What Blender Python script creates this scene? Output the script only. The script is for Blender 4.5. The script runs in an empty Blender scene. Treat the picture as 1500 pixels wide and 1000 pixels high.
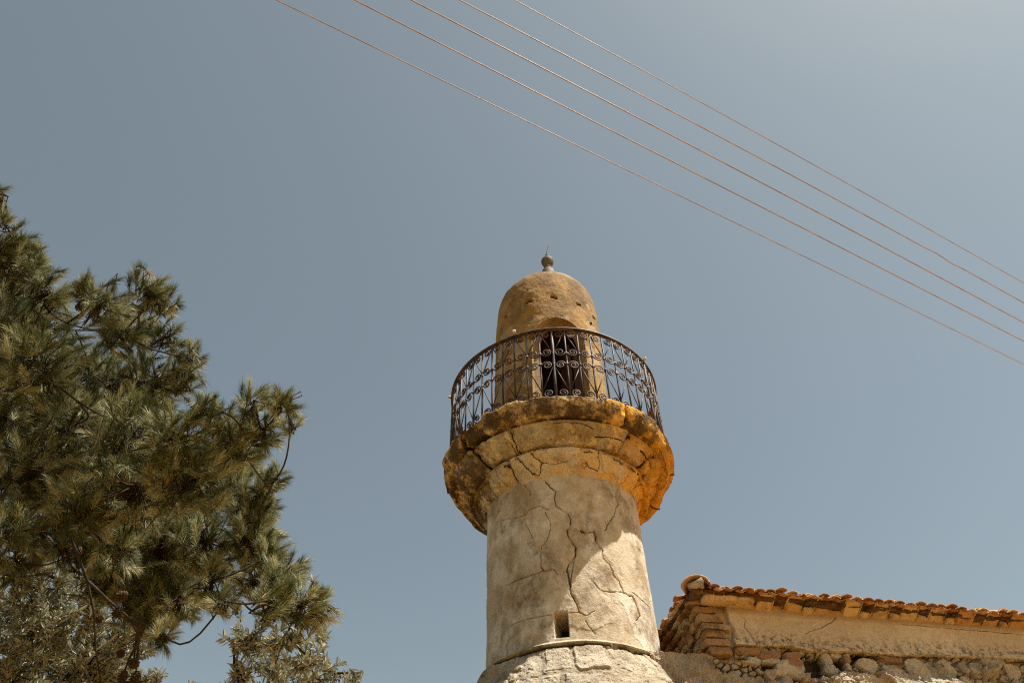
import bpy, math, random
import numpy as np
from mathutils import Vector
C = bpy.context.scene
COL = C.collection
rad = math.radians

# ------------------------------------------------------------------ camera, sky, sun, exposure
FPX, TH, ROLL = 1167.0, rad(46.43), rad(-1.65)
CAM = np.array([0, 0, 1.6])
FW = np.array([0, math.cos(TH), math.sin(TH)])
_u = np.array([0, -math.sin(TH), math.cos(TH)]); _r = np.array([1.0, 0, 0])
UP = math.cos(ROLL) * _u - math.sin(ROLL) * _r
RT = math.cos(ROLL) * _r + math.sin(ROLL) * _u
cd = bpy.data.cameras.new('camera'); cam = bpy.data.objects.new('camera', cd); COL.objects.link(cam)
cd.sensor_width = 36.0; cd.lens = 36.0 * FPX / 1500.0; cd.clip_end = 4000; cd.clip_start = 0.05
from mathutils import Matrix
cam.matrix_world = Matrix(((RT[0], UP[0], -FW[0], 0), (RT[1], UP[1], -FW[1], 0), (RT[2], UP[2], -FW[2], 1.6), (0, 0, 0, 1)))
C.camera = cam

SUN_EL, SUN_AZ = 65.0, 72.0            # azimuth measured from the tower-to-camera direction towards +X
sd = np.array([math.sin(rad(SUN_AZ)) * math.cos(rad(SUN_EL)), -math.cos(rad(SUN_AZ)) * math.cos(rad(SUN_EL)), math.sin(rad(SUN_EL))])
ld = bpy.data.lights.new('sun', 'SUN'); ld.energy = 5.0; ld.angle = rad(0.55); ld.color = (1.0, 0.95, 0.86)
sun = bpy.data.objects.new('sun', ld); COL.objects.link(sun)
sun.rotation_euler = Vector(sd).to_track_quat('Z', 'Y').to_euler()
sun.location = (20, -5, 40)

W = bpy.data.worlds.new('World'); C.world = W; W.use_nodes = True
nt = W.node_tree; bg = nt.nodes['Background']
sky = nt.nodes.new('ShaderNodeTexSky'); sky.sky_type = 'NISHITA'; sky.sun_disc = False
sky.sun_elevation = rad(SUN_EL); sky.sun_rotation = math.atan2(sd[0], sd[1])
sky.air_density = 1.0; sky.dust_density = 1.1; sky.ozone_density = 1.0; sky.altitude = 50
hs = nt.nodes.new('ShaderNodeHueSaturation'); hs.inputs['Saturation'].default_value = 0.66
tint = nt.nodes.new('ShaderNodeMix'); tint.data_type = 'RGBA'; tint.blend_type = 'MULTIPLY'
tint.inputs[0].default_value = 1.0; tint.inputs[7].default_value = (0.97, 1.0, 0.85, 1)
nt.links.new(sky.outputs[0], hs.inputs['Color']); nt.links.new(hs.outputs[0], tint.inputs[6])
nt.links.new(tint.outputs[2], bg.inputs['Color']); bg.inputs['Strength'].default_value = 0.058
C.view_settings.view_transform = 'Standard'; C.view_settings.look = 'None'
C.view_settings.exposure = 1.15; C.view_settings.gamma = 1.0
C.cycles.use_denoising = False; C.cycles.filter_width = 1.15; C.cycles.max_bounces = 6; C.cycles.transparent_max_bounces = 4

# ------------------------------------------------------------------ helpers
rng = np.random.default_rng(11)
def ray(x, y): return FW + (x - 750) / FPX * RT + (500 - y) / FPX * UP
def at(x, y, depth): return CAM + ray(x, y) * depth
def on_plane(x, y, p, n):
    d = ray(x, y); return CAM + d * (np.dot(np.asarray(p) - CAM, n) / np.dot(d, n))

def _hash(i, j, k, seed):
    h = (i * 374761393 + j * 668265263 + k * 2147483647 + seed * 974634721) & 0xFFFFFFFF
    h = ((h ^ (h >> 13)) * 1274126177) & 0xFFFFFFFF
    h = h ^ (h >> 16)
    return (h & 0xFFFF).astype(np.float64) / 65535.0
def vnoise(P, seed=0):
    I = np.floor(P).astype(np.int64); f = P - I; f = f * f * (3 - 2 * f)
    o = 0
    for a in (0, 1):
        for b in (0, 1):
            for c in (0, 1):
                w = (f[:, 0] if a else 1 - f[:, 0]) * (f[:, 1] if b else 1 - f[:, 1]) * (f[:, 2] if c else 1 - f[:, 2])
                o = o + w * _hash(I[:, 0] + a, I[:, 1] + b, I[:, 2] + c, seed)
    return o
def fbm(P, scale, octaves=4, seed=0, gain=0.5):
    o = 0; amp = 1; tot = 0; Q = np.asarray(P, float) * scale
    for k in range(octaves):
        o = o + amp * (vnoise(Q + 17.3 * k, seed + k) - .5); tot += amp; amp *= gain; Q = Q * 2.03
    return o / tot * 2
def sstep(a, b, x):
    t = np.clip((x - a) / (b - a), 0, 1); return t * t * (3 - 2 * t)

def nmesh(name, V, F, mat=None, parent=None, attrs=None, smooth=True, world=None):
    V = np.ascontiguousarray(V, np.float32); me = bpy.data.meshes.new(name)
    Fs = F if isinstance(F, list) else [F]
    Fs = [np.ascontiguousarray(f, np.int32) for f in Fs if len(f)]
    me.vertices.add(len(V)); me.vertices.foreach_set('co', V.ravel())
    loops = np.concatenate([f.ravel() for f in Fs]); n = sum(len(f) for f in Fs)
    tot = np.concatenate([np.full(len(f), f.shape[1], np.int32) for f in Fs])
    st = np.concatenate([[0], np.cumsum(tot)[:-1]]).astype(np.int32)
    me.loops.add(len(loops)); me.loops.foreach_set('vertex_index', loops)
    me.polygons.add(n); me.polygons.foreach_set('loop_start', st)
    try: me.polygons.foreach_set('loop_total', tot)
    except Exception: pass
    me.polygons.foreach_set('use_smooth', np.full(n, smooth))
    for k, v in (attrs or {}).items():
        a = me.attributes.new(k, 'FLOAT', 'POINT'); a.data.foreach_set('value', np.ascontiguousarray(v, np.float32))
    me.update(calc_edges=True); me.validate()
    if mat: me.materials.append(mat)
    o = bpy.data.objects.new(name, me); COL.objects.link(o)
    if parent is not None: o.parent = parent
    return o
class MB:
    """collects pieces (verts, quads, tris) into one mesh"""
    def __init__(s): s.V = []; s.Q = []; s.T = []; s.A = []; s.n = 0
    def add(s, V, Q=None, T=None, a=None):
        V = np.asarray(V, float)
        if Q is not None and len(Q): s.Q.append(np.asarray(Q) + s.n)
        if T is not None and len(T): s.T.append(np.asarray(T) + s.n)
        s.A.append(np.full(len(V), 0.0) if a is None else (np.full(len(V), a) if np.isscalar(a) else np.asarray(a)))
        s.V.append(V); s.n += len(V)
    def build(s, name, mat, parent=None, smooth=True, shift=None):
        F = []
        if s.Q: F.append(np.concatenate(s.Q))
        if s.T: F.append(np.concatenate(s.T))
        V = np.concatenate(s.V)
        if shift is not None: V = V - np.asarray(shift)
        return nmesh(name, V, F, mat, parent, {'var': np.concatenate(s.A)}, smooth)
def tube(P, R, seg=6, cap=True):
    P = np.asarray(P, float); n = len(P); R = np.broadcast_to(np.asarray(R, float), (n,))
    T = np.gradient(P, axis=0); T /= np.linalg.norm(T, axis=1)[:, None] + 1e-12
    a = np.array([0, 0, 1.0]) if abs(T[0, 2]) < .9 else np.array([1.0, 0, 0])
    V = []
    n0 = np.cross(T[0], a); n0 /= np.linalg.norm(n0)
    ang = np.linspace(0, 2 * np.pi, seg, endpoint=False)
    for i in range(n):
        n0 = n0 - T[i] * (n0 @ T[i]); n0 /= np.linalg.norm(n0) + 1e-12
        b = np.cross(T[i], n0)
        V.append(P[i] + R[i] * (np.cos(ang)[:, None] * n0 + np.sin(ang)[:, None] * b))
    V = np.concatenate(V); Q = []
    for i in range(n - 1):
        for j in range(seg):
            k = (j + 1) % seg
            Q.append((i * seg + j, i * seg + k, (i + 1) * seg + k, (i + 1) * seg + j))
    Tt = []
    if cap:
        m = len(V); V = np.concatenate([V, P[:1], P[-1:]])
        for j in range(seg):
            k = (j + 1) % seg
            Tt.append((m, k, j)); Tt.append((m + 1, (n - 1) * seg + j, (n - 1) * seg + k))
    return V, np.array(Q), np.array(Tt) if cap else None
def grid_faces(nu, nv, wrap=False):
    i = np.arange(nu if wrap else nu - 1); j = np.arange(nv - 1)
    I, J = np.meshgrid(i, j, indexing='ij'); I2 = (I + 1) % nu
    return np.stack([I * nv + J, I2 * nv + J, I2 * nv + J + 1, I * nv + J + 1], -1).reshape(-1, 4)
def box(c, ex, ey, ez, sx, sy, sz, jit=0.0, r=1.0, sub=1):
    """rounded, slightly irregular block: centre c, axes ex ey ez, full sizes"""
    n = 5 if sub else 2
    t = np.array([-1, -.86, 0, .86, 1.0]) if sub else np.array([-1, 1.0])
    V = []; Q = []; m = 0
    for ax in range(3):
        for sg in (-1, 1):
            A, B = np.meshgrid(t, t, indexing='ij'); P = np.zeros((n, n, 3))
            o = [k for k in range(3) if k != ax]
            P[..., ax] = sg; P[..., o[0]] = A; P[..., o[1]] = B
            P = P.reshape(-1, 3)
            q = grid_faces(n, n)
            if (sg > 0) != (ax == 1): pass
            else: q = q[:, ::-1]
            V.append(P); Q.append(q + m); m += n * n
    V = np.concatenate(V); Q = np.concatenate(Q)
    if sub:   # pull edges in
        e = np.sort(np.abs(V), axis=1); k = 1 - .10 * r * np.clip((e[:, 1] - .8) / .2, 0, 1) - .05 * r * np.clip((e[:, 0] - .8) / .2, 0, 1)
        V = V * k[:, None]
    V = V * np.array([sx, sy, sz]) / 2
    if jit:
        s0 = rng.integers(0, 9999); Z = V / max(sx, sy, sz) * 3 + s0
        V = V + jit * np.stack([vnoise(Z, 1) - .5, vnoise(Z, 2) - .5, vnoise(Z, 3) - .5], -1) * 2
    E3 = np.stack([ex, ey, ez]); return np.asarray(c) + V @ E3, Q

def empty(name, loc): 
    o = bpy.data.objects.new(name, None); COL.objects.link(o); o.location = loc; o.empty_display_size = .3; return o
def tag(o, label, cat, group=None):
    o['label'] = label; o['category'] = cat
    if group: o['group'] = group
    return o

# ------------------------------------------------------------------ materials
class M:
    def __init__(s, name, rough=.9, spec=.2):
        s.m = bpy.data.materials.new(name); s.m.use_nodes = True; s.t = s.m.node_tree
        s.b = s.t.nodes['Principled BSDF']; s.b.inputs['Roughness'].default_value = rough
        s.b.inputs['Specular IOR Level'].default_value = spec
        s.tc = s.t.nodes.new('ShaderNodeTexCoord'); s.col = None
        s.vec = s.tc.outputs['Object']
    def mapped(s, sc):
        mp = s.t.nodes.new('ShaderNodeMapping'); s.t.links.new(s.vec, mp.inputs[0]); mp.inputs['Scale'].default_value = sc
        return mp.outputs[0]
    def noise(s, scale, lo=None, hi=None, detail=6, rough=.6, stretch=None, dist=0.0):
        n = s.t.nodes.new('ShaderNodeTexNoise'); n.inputs['Scale'].default_value = scale
        n.inputs['Detail'].default_value = detail; n.inputs['Roughness'].default_value = rough; n.inputs['Distortion'].default_value = dist
        s.t.links.new(s.mapped(stretch) if stretch else s.vec, n.inputs['Vector'])
        return s.range(n.outputs['Fac'], lo, hi) if lo is not None else n.outputs['Fac']
    def vor(s, scale, feature='F1', lo=None, hi=None):
        n = s.t.nodes.new('ShaderNodeTexVoronoi'); n.feature = feature; n.inputs['Scale'].default_value = scale
        s.t.links.new(s.vec, n.inputs['Vector'])
        return s.range(n.outputs['Distance'], lo, hi) if lo is not None else n.outputs['Distance']
    def range(s, sock, lo, hi):
        r = s.t.nodes.new('ShaderNodeMapRange'); r.interpolation_type = 'SMOOTHSTEP'
        r.inputs[1].default_value = lo; r.inputs[2].default_value = hi
        s.t.links.new(sock, r.inputs[0]); return r.outputs[0]
    def attr(s, name, lo=None, hi=None):
        a = s.t.nodes.new('ShaderNodeAttribute'); a.attribute_name = name
        return a.outputs['Fac'] if lo is None else s.range(a.outputs['Fac'], lo, hi)
    def mul(s, a, b, op='MULTIPLY'):
        n = s.t.nodes.new('ShaderNodeMath'); n.operation = op; n.use_clamp = True
        for i, x in enumerate((a, b)):
            if isinstance(x, (int, float)): n.inputs[i].default_value = x
            else: s.t.links.new(x, n.inputs[i])
        return n.outputs[0]
    def base(s, c): s.col = (*c, 1); return s
    def lay(s, c, fac, k=1.0):
        n = s.t.nodes.new('ShaderNodeMix'); n.data_type = 'RGBA'
        if isinstance(s.col, tuple): n.inputs[6].default_value = s.col
        else: s.t.links.new(s.col, n.inputs[6])
        if isinstance(c, tuple): n.inputs[7].default_value = (*c, 1)
        else: s.t.links.new(c, n.inputs[7])
        if k != 1.0: fac = s.mul(fac, k)
        if isinstance(fac, (int, float)): n.inputs[0].default_value = fac
        else: s.t.links.new(fac, n.inputs[0])
        s.col = n.outputs[2]; return s
    def bump(s, items, dist=.01, strength=1.0):
        prev = None
        for sock, d in items:
            b = s.t.nodes.new('ShaderNodeBump'); b.inputs['Distance'].default_value = d; b.inputs['Strength'].default_value = strength
            s.t.links.new(sock, b.inputs['Height'])
            if prev: s.t.links.new(prev, b.inputs['Normal'])
            prev = b.outputs[0]
        s.t.links.new(prev, s.b.inputs['Normal']); return s
    def done(s):
        if isinstance(s.col, tuple): s.b.inputs['Base Color'].default_value = s.col
        else: s.t.links.new(s.col, s.b.inputs['Base Color'])
        return s.m

m = M('weathered_plaster').base((.53, .435, .30))
m.lay((.68, .61, .49), m.noise(2.2, .45, .60, detail=9, rough=.65))
m.lay((.27, .20, .115), m.noise(2.6, .46, .62, detail=10, rough=.72, stretch=(1, 1, .6)), .85)
m.lay((.15, .105, .056), m.noise(1.7, .51, .66, detail=11, rough=.78), .85)
m.lay((.37, .335, .28), m.noise(9, .53, .68, detail=8, rough=.75), .6)
m.lay((.13, .095, .055), m.noise(30, .56, .70, detail=6, rough=.85), .75)
m.lay((.74, .67, .55), m.noise(26, .57, .72, detail=6, rough=.8), .6)
m.lay((.40, .27, .13), m.attr('patch'), .6)
m.lay((.045, .03, .016), m.attr('crack_shade', .15, .9), .9)
m.bump([(m.noise(18, detail=8, rough=.75), .012), (m.noise(90, detail=4, rough=.7), .008)])
PLASTER = m.done()

m = M('corbel_stone').base((.73, .55, .30))
m.lay((.80, .68, .47), m.noise(3.1, .45, .60, detail=9, rough=.65))
m.lay((.86, .45, .04), m.mul(m.attr('stain_bounce'), m.noise(4.2, .30, .50, detail=9, rough=.7)))  # orange staining plus warm bounce light put into the colour
m.lay((.30, .165, .05), m.noise(4.5, .51, .64, detail=10, rough=.76), .8)
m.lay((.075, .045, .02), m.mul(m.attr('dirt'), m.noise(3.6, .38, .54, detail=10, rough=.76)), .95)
m.lay((.60, .54, .44), m.mul(m.attr('grey'), m.noise(6, .42, .60, detail=9, rough=.72)), .8)
m.lay((.085, .055, .027), m.noise(32, .55, .69, detail=6, rough=.85), .75)
m.lay((.68, .57, .40), m.noise(28, .58, .73, detail=6, rough=.8), .5)
m.lay((.03, .017, .008), m.attr('crack_shade', .15, .8))
m.bump([(m.noise(11, detail=9, rough=.75), .04), (m.noise(70, detail=4, rough=.7), .014)])
CORBEL = m.done()

m = M('turret_plaster').base((.33, .185, .048))
m.lay((.40, .25, .09), m.noise(2.4, .45, .60, detail=9, rough=.68))
m.lay((.20, .12, .044), m.noise(2.9, .41, .58, detail=11, rough=.74, stretch=(1, 1, .7)), .9)
m.lay((.10, .064, .028), m.noise(1.6, .51, .64, detail=11, rough=.8), .85)
m.lay((.60, .50, .34), m.attr('patch'), .85)
m.lay((.09, .058, .026), m.noise(28, .55, .69, detail=6, rough=.85), .75)
m.lay((.60, .44, .22), m.noise(24, .58, .73, detail=6, rough=.8), .4)
m.lay((.02, .013, .008), m.attr('crack_shade', .1, .7))
m.bump([(m.noise(14, detail=9, rough=.75), .022), (m.noise(80, detail=4, rough=.7), .010)])
TURRET = m.done()

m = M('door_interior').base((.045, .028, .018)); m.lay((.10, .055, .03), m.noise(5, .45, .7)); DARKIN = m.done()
m = M('old_wood', rough=.7).base((.13, .055, .028)); m.lay((.06, .028, .015), m.noise(6, .4, .65, stretch=(6, 6, .4), detail=8)); WOOD = m.done()
m = M('rusty_iron', rough=.62, spec=.35).base((.022, .0145, .0105)); m.lay((.10, .048, .022), m.noise(7, .42, .62, detail=9)); m.lay((.18, .12, .075), m.noise(30, .58, .75), .3)
m.bump([(m.noise(120), .002)]); IRON = m.done()
m = M('weathered_metal', rough=.75, spec=.2).base((.105, .088, .058)); m.lay((.05, .042, .028), m.noise(9, .42, .64, detail=8)); m.lay((.15, .13, .085), m.noise(5, .55, .7)); METAL = m.done()
m = M('porcelain', rough=.35, spec=.5).base((.62, .50, .42)); m.lay((.28, .15, .10), m.noise(16, .5, .68)); CERAMIC = m.done()

m = M('rough_masonry').base((.58, .47, .33))
m.lay((.74, .63, .46), m.attr('stone'))
m.lay((.30, .23, .15), m.noise(3.2, .46, .66, detail=9, rough=.72), .8)
m.lay((.40, .34, .26), m.noise(8, .54, .68, detail=8, rough=.75), .4)
m.lay((.12, .08, .042), m.noise(22, .55, .70, detail=7, rough=.8), .7)
m.lay((.72, .64, .52), m.noise(34, .58, .72, detail=6, rough=.8), .5)
m.lay((.40, .17, .07), m.attr('brick'), .8)
m.lay((.05, .032, .018), m.attr('crack_shade', .15, .85), .9)
m.bump([(m.noise(16, detail=9, rough=.75), .045), (m.noise(85, detail=5, rough=.75), .018)])
MASON = m.done()
m = M('cream_plaster').base((.56, .44, .29)); m.lay((.64, .53, .37), m.noise(1.8, .42, .64, detail=8)); m.lay((.36, .25, .14), m.noise(3.5, .56, .74, detail=9, rough=.72), .6)
m.lay((.10, .07, .04), m.mul(m.attr('edge'), m.noise(22, .44, .62, detail=7, rough=.8)), .9)
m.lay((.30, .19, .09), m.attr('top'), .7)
m.lay((.10, .075, .05), m.noise(45, .66, .76, detail=4, rough=.8), .6); m.lay((.04, .026, .015), m.attr('crack_shade', .15, .85))
m.bump([(m.noise(14, detail=8, rough=.7), .02), (m.noise(90, detail=4, rough=.7), .008)]); CREAM = m.done()
m = M('terracotta', rough=.85).base((.42, .205, .09)); m.lay((.60, .40, .23), m.attr('var', .45, .85)); m.lay((.30, .12, .045), m.attr('var', .30, .10)); m.lay((.22, .095, .04), m.noise(7, .46, .64, detail=8, rough=.7), .85)
m.lay((.10, .055, .03), m.noise(24, .54, .70, detail=7, rough=.8), .6); m.lay((.62, .45, .26), m.noise(13, .60, .74, detail=7, rough=.75), .6)
m.bump([(m.noise(40, detail=7, rough=.7), .012)]); TERRA = m.done()
m = M('cornice_tile', rough=.85).base((.43, .24, .09)); m.lay((.55, .38, .19), m.attr('var', .35, .8)); m.lay((.20, .095, .04), m.noise(6, .46, .66, detail=8, rough=.7), .8)
m.lay((.09, .05, .028), m.noise(20, .55, .70, detail=7, rough=.8), .6); m.bump([(m.noise(40, detail=7, rough=.7), .012)]); CORNICE = m.done()
m = M('flank_brick', rough=.9).base((.36, .20, .085)); m.lay((.50, .37, .22), m.attr('var', .4, .75)); m.lay((.30, .12, .05), m.attr('var', .85, .95)); m.lay((.16, .09, .045), m.noise(6, .44, .62, detail=9, rough=.72), .9)
m.lay((.06, .038, .022), m.noise(17, .52, .68, detail=8, rough=.8), .8); m.lay((.55, .47, .35), m.noise(26, .58, .72, detail=7, rough=.8), .5); m.bump([(m.noise(22, detail=9, rough=.75), .03)]); FLANK = m.done()
m = M('eave_shade').base((.13, .075, .038)); m.lay((.05, .03, .018), m.noise(9, .44, .6, detail=8)); m.lay((.30, .19, .10), m.noise(17, .56, .70, detail=7), .7)  # dark colour stands for the shadow under the eave tiles
m.bump([(m.noise(24, detail=7, rough=.75), .03)]); EAVE_SHADE = m.done()
m = M('bark', rough=.95).base((.06, .042, .028)); m.lay((.03, .022, .015), m.noise(9, .42, .62, stretch=(1, 1, .35), detail=8)); m.lay((.16, .125, .09), m.noise(16, .6, .76, detail=7), .5)
m.bump([(m.noise(25, detail=6), .03)]); BARK = m.done()
m = M('cone_scales', rough=.9).base((.055, .035, .02)); m.lay((.12, .08, .045), m.noise(30, .5, .7)); CONE = m.done()
m = M('cable', rough=.5, spec=.4).base((.44, .23, .03)); m.lay((.26, .125, .02), m.noise(3, .4, .6)); CABLE = m.done()

def leaf_mat(name, lo, mid, hi, under=None, dry=None, trans=.25, rough=.55):
    m = M(name, rough=rough, spec=.35).base(lo)
    m.lay(mid, m.attr('var', 0.0, .5)); m.lay(hi, m.attr('var', .42, .84))
    if dry: m.lay(dry, m.attr('var', .965, .985))
    t = m.t
    if under:
        g = t.nodes.new('ShaderNodeNewGeometry'); m.lay(under, g.outputs['Backfacing'])
    t.links.new(m.col, m.b.inputs['Base Color'])
    tr = t.nodes.new('ShaderNodeBsdfTranslucent'); t.links.new(m.col, tr.inputs['Color'])
    mx = t.nodes.new('ShaderNodeMixShader'); mx.inputs[0].default_value = trans
    t.links.new(m.b.outputs[0], mx.inputs[1]); t.links.new(tr.outputs[0], mx.inputs[2])
    t.links.new(mx.outputs[0], t.nodes['Material Output'].inputs['Surface'])
    return m.m
NEEDLE = leaf_mat('pine_needles', (.045, .056, .016), (.115, .132, .040), (.44, .42, .24), dry=(.36, .18, .05), trans=.15)
OLIVE = leaf_mat('olive_leaves', (.075, .080, .036), (.15, .15, .072), (.31, .295, .175), under=(.32, .30, .20), dry=(.42, .20, .05), trans=.15, rough=.45)

# ------------------------------------------------------------------ ground
m = M('dry_earth').base((.29, .155, .034)); m.lay((.33, .19, .05), m.noise(.6, .42, .62, detail=9)); m.lay((.15, .09, .035), m.noise(3, .5, .68, detail=9), .6)
sx = m.t.nodes.new('ShaderNodeSeparateXYZ'); m.t.links.new(m.vec, sx.inputs[0])
wz = m.mul(m.range(sx.outputs[0], -1.6, -3.4), m.range(sx.outputs[0], -30, -22))       # unseen dark ground, added to cut bounce on trees and tower's left side
m.lay((.055, .050, .022), m.mul(wz, m.noise(1.2, .30, .46, detail=8)), .95)
m.bump([(m.noise(8, detail=8), .05)]); EARTH = m.done()
g = np.array([-1500, -300, -80, -40, -20, -8, 0, 8, 20, 40, 80, 300, 1500.0])
GX, GY = np.meshgrid(g, g, indexing='ij')
gr = nmesh('ground', np.stack([GX, GY, 0 * GX], -1).reshape(-1, 3), grid_faces(13, 13), EARTH); gr['kind'] = 'structure'

# ------------------------------------------------------------------ minaret
AX = np.array([.531, 8.0, 0.0])
minaret = tag(empty('minaret', AX), 'weathered round stone minaret with cracked plaster, corbelled balcony and domed turret', 'minaret')

def ring_verts(phi, R, Z):
    return np.stack([R * np.sin(phi), -R * np.cos(phi), Z], -1)
def seg_dist(U, V, lines, box_pad=.12):
    """smallest distance / local half width of many cracks; U,V flattened plan coordinates"""
    out = np.zeros(len(U)); chip = np.zeros(len(U))
    for pts, w in lines:
        p = np.asarray(pts, float)
        # subdivide and jitter so the crack wanders
        q = [p[0]]
        for a, b in zip(p[:-1], p[1:]):
            k = max(2, int(np.hypot(*(b - a)) / .025) + 1)
            for t in np.linspace(0, 1, k + 1)[1:]: q.append(a + (b - a) * t)
        q = np.array(q); q[1:-1] += rng.normal(0, min(.0055, .0015 + w * .5), (len(q) - 2, 2))
        lo, hi = q.min(0) - box_pad, q.max(0) + box_pad
        idx = np.nonzero((U > lo[0]) & (U < hi[0]) & (V > lo[1]) & (V < hi[1]))[0]
        if not len(idx): continue
        P = np.stack([U[idx], V[idx]], -1); best = np.full(len(idx), 9.0)
        for a, b in zip(q[:-1], q[1:]):
            d = b - a; L = d @ d + 1e-12
            t = np.clip(((P - a) @ d) / L, 0, 1); best = np.minimum(best, np.hypot(*(P - a - t[:, None] * d).T))
        Pn = np.stack([P[:, 0], P[:, 1], 0 * P[:, 0]], -1)
        wl = w * (0.25 + 1.3 * vnoise(Pn * 8, 3)) * (.6 + .8 * vnoise(Pn * 30, 4))
        out[idx] = np.maximum(out[idx], np.exp(-(best / (wl + .0012)) ** 2) * np.clip(.25 + 1.6 * vnoise(Pn * 11, 6), 0, 1))
        chip[idx] = np.maximum(chip[idx], sstep(.030, .018, best + .035 * (vnoise(Pn * 14, 7) - .35) + .02 * (vnoise(Pn * 40, 8) - .5)) * (w > .0025))
    return out, chip

# --- shaft: revolved, slightly tapering, cracks cut into the plaster. crack points are (azimuth in degrees from the front, height)
SHAFT_CRACKS = [
    ([(-20.8, 6.988), (-15.0, 6.897), (-10.6, 6.796), (-6.8, 6.733), (-8.3, 6.64), (-7.5, 6.544), (-3.8, 6.476), (0.4, 6.431), (1.8, 6.36), (1.0, 6.26), (-1.1, 6.221), (-0.9, 6.143), (2.0, 6.064), (3.9, 6.01), (2.3, 5.907), (-1.8, 5.834), (-3.0, 5.781), (-2.9, 5.69), (-1.8, 5.6), (-2.2, 5.513), (-0.1, 5.426), (1.7, 5.374), (2.2, 5.307)], 0.011),
    ([(2.0, 5.897), (0.6, 5.778), (-0.9, 5.688), (-1.8, 5.6)], 0.006),
    ([(-15.2, 6.471), (-12.2, 6.34), (-12.5, 6.241), (-12.5, 6.254), (-15.2, 6.124), (-19.3, 6.071), (-20.1, 5.95), (-20.4, 5.84), (-18.5, 5.796)], 0.006),
    ([(-50.3, 5.784), (-39.4, 5.777), (-29.0, 5.775), (-19.7, 5.782), (-12.0, 5.787), (-9.1, 5.717)], 0.006),
    ([(43.9, 6.917), (39.7, 6.755), (41.3, 6.679), (38.1, 6.594), (34.6, 6.47), (28.0, 6.335), (26.2, 6.267)], 0.007),
    ([(8.3, 6.226), (12.6, 6.202), (17.4, 6.232), (17.8, 6.115), (21.8, 6.011), (21.8, 5.926), (26.6, 5.849), (28.2, 5.745), (31.6, 5.695), (33.4, 5.613), (34.3, 5.573), (41.4, 5.572), (44.3, 5.49), (46.3, 5.397), (42.1, 5.324)], 0.008),
    ([(12.6, 5.64), (16.4, 5.568), (19.6, 5.548), (25.4, 5.556), (33.0, 5.576)], 0.006),
    ([(42.0, 5.619), (50.0, 5.594), (57.0, 5.586), (63.3, 5.575)], 0.005),
    ([(-62.2, 6.642), (-47.4, 6.576), (-38.0, 6.516), (-29.7, 6.516), (-27.0, 6.563), (-19.6, 6.57), (-12.8, 6.494)], 0.006),
    ([(-30.0, 6.394), (-26.5, 6.255), (-24.4, 6.147)], 0.004),
    ([(-31.5, 6.913), (-26.4, 6.817), (-25.2, 6.745)], 0.005),
    ([(-75.8, 5.595), (-60.4, 5.567)], 0.005),
    ([(-14.8, 5.313), (-25.6, 5.315), (-35.1, 5.323), (-44.5, 5.324)], 0.004),
    ([(8.3, 6.226), (10.9, 6.189)], 0.02),
    ([(17.4, 6.222), (18.2, 6.135)], 0.012),
    ([(41.4, 6.767), (42.2, 6.685)], 0.014),
    ([(5.4, 5.224), (7.6, 5.16), (11.2, 5.098)], 0.005),
    ([(-6.7, 5.306), (2.2, 5.307), (6.2, 5.274), (11.7, 5.328)], 0.005),
]
nu, nv = 1100, 420
phi = np.linspace(-np.pi, np.pi, nu, endpoint=False); zz = np.concatenate([np.linspace(0.0, 4.6, 20, endpoint=False), np.linspace(4.6, 6.99, nv - 20)])
PH, ZZ = np.meshgrid(phi, zz, indexing='ij'); PH = PH.ravel(); ZZ = ZZ.ravel()
Rs = np.where(ZZ > 4.9, .895 - .012 * (ZZ - 5.0) / 2, .895)
P0 = ring_verts(PH, Rs, ZZ)
crk, chip = seg_dist(PH * .88, ZZ, [([(math.radians(a) * .88, z) for a, z in pts], w * (.40 if w > .0075 else .28)) for pts, w in SHAFT_CRACKS])
und = .012 * fbm(P0, 1.6, 3, 5) + .005 * fbm(P0, 6, 4, 9) + .0025 * fbm(P0, 26, 3, 21)
flake = sstep(.16, .20, fbm(P0, 2.6, 5, 31))
und -= .004 * flake
# slit window, a true recess with a splayed left jamb
wa, wb, w0, w1 = math.radians(-13.3), math.radians(-5.2), 5.075, 5.33
dz = np.minimum(np.minimum((PH - wa), (wb - PH)) * .88, np.minimum(ZZ - w0, w1 - ZZ))
slit = sstep(-.006, .006, dz)
splay = np.clip((PH - wa) / (wb - wa) * 9.0, 0, 1) * np.clip((w1 - ZZ) / .05, 0.0, 1)
R = Rs + und - .03 * crk - .003 * chip - slit * (.05 + .32 * splay)
sh_crk_shade = np.maximum(crk, slit * sstep(.8, 1.0, splay))  # deep part of the slit also painted dark, as its inner shade
patch = sstep(-.02, .04, .1 - np.hypot((PH - math.radians(1)) * .88, (ZZ - 5.27) * 1.3) + .12 * fbm(P0, 9, 3, 77)) * sstep(math.radians(-4), math.radians(-3), PH)
patch = np.maximum(np.maximum(patch, .5 * flake), .55 * chip)
shaft = nmesh('shaft', ring_verts(PH, R, ZZ), grid_faces(nu, nv, True), PLASTER, minaret, {'crack_shade': sh_crk_shade, 'patch': patch})

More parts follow.
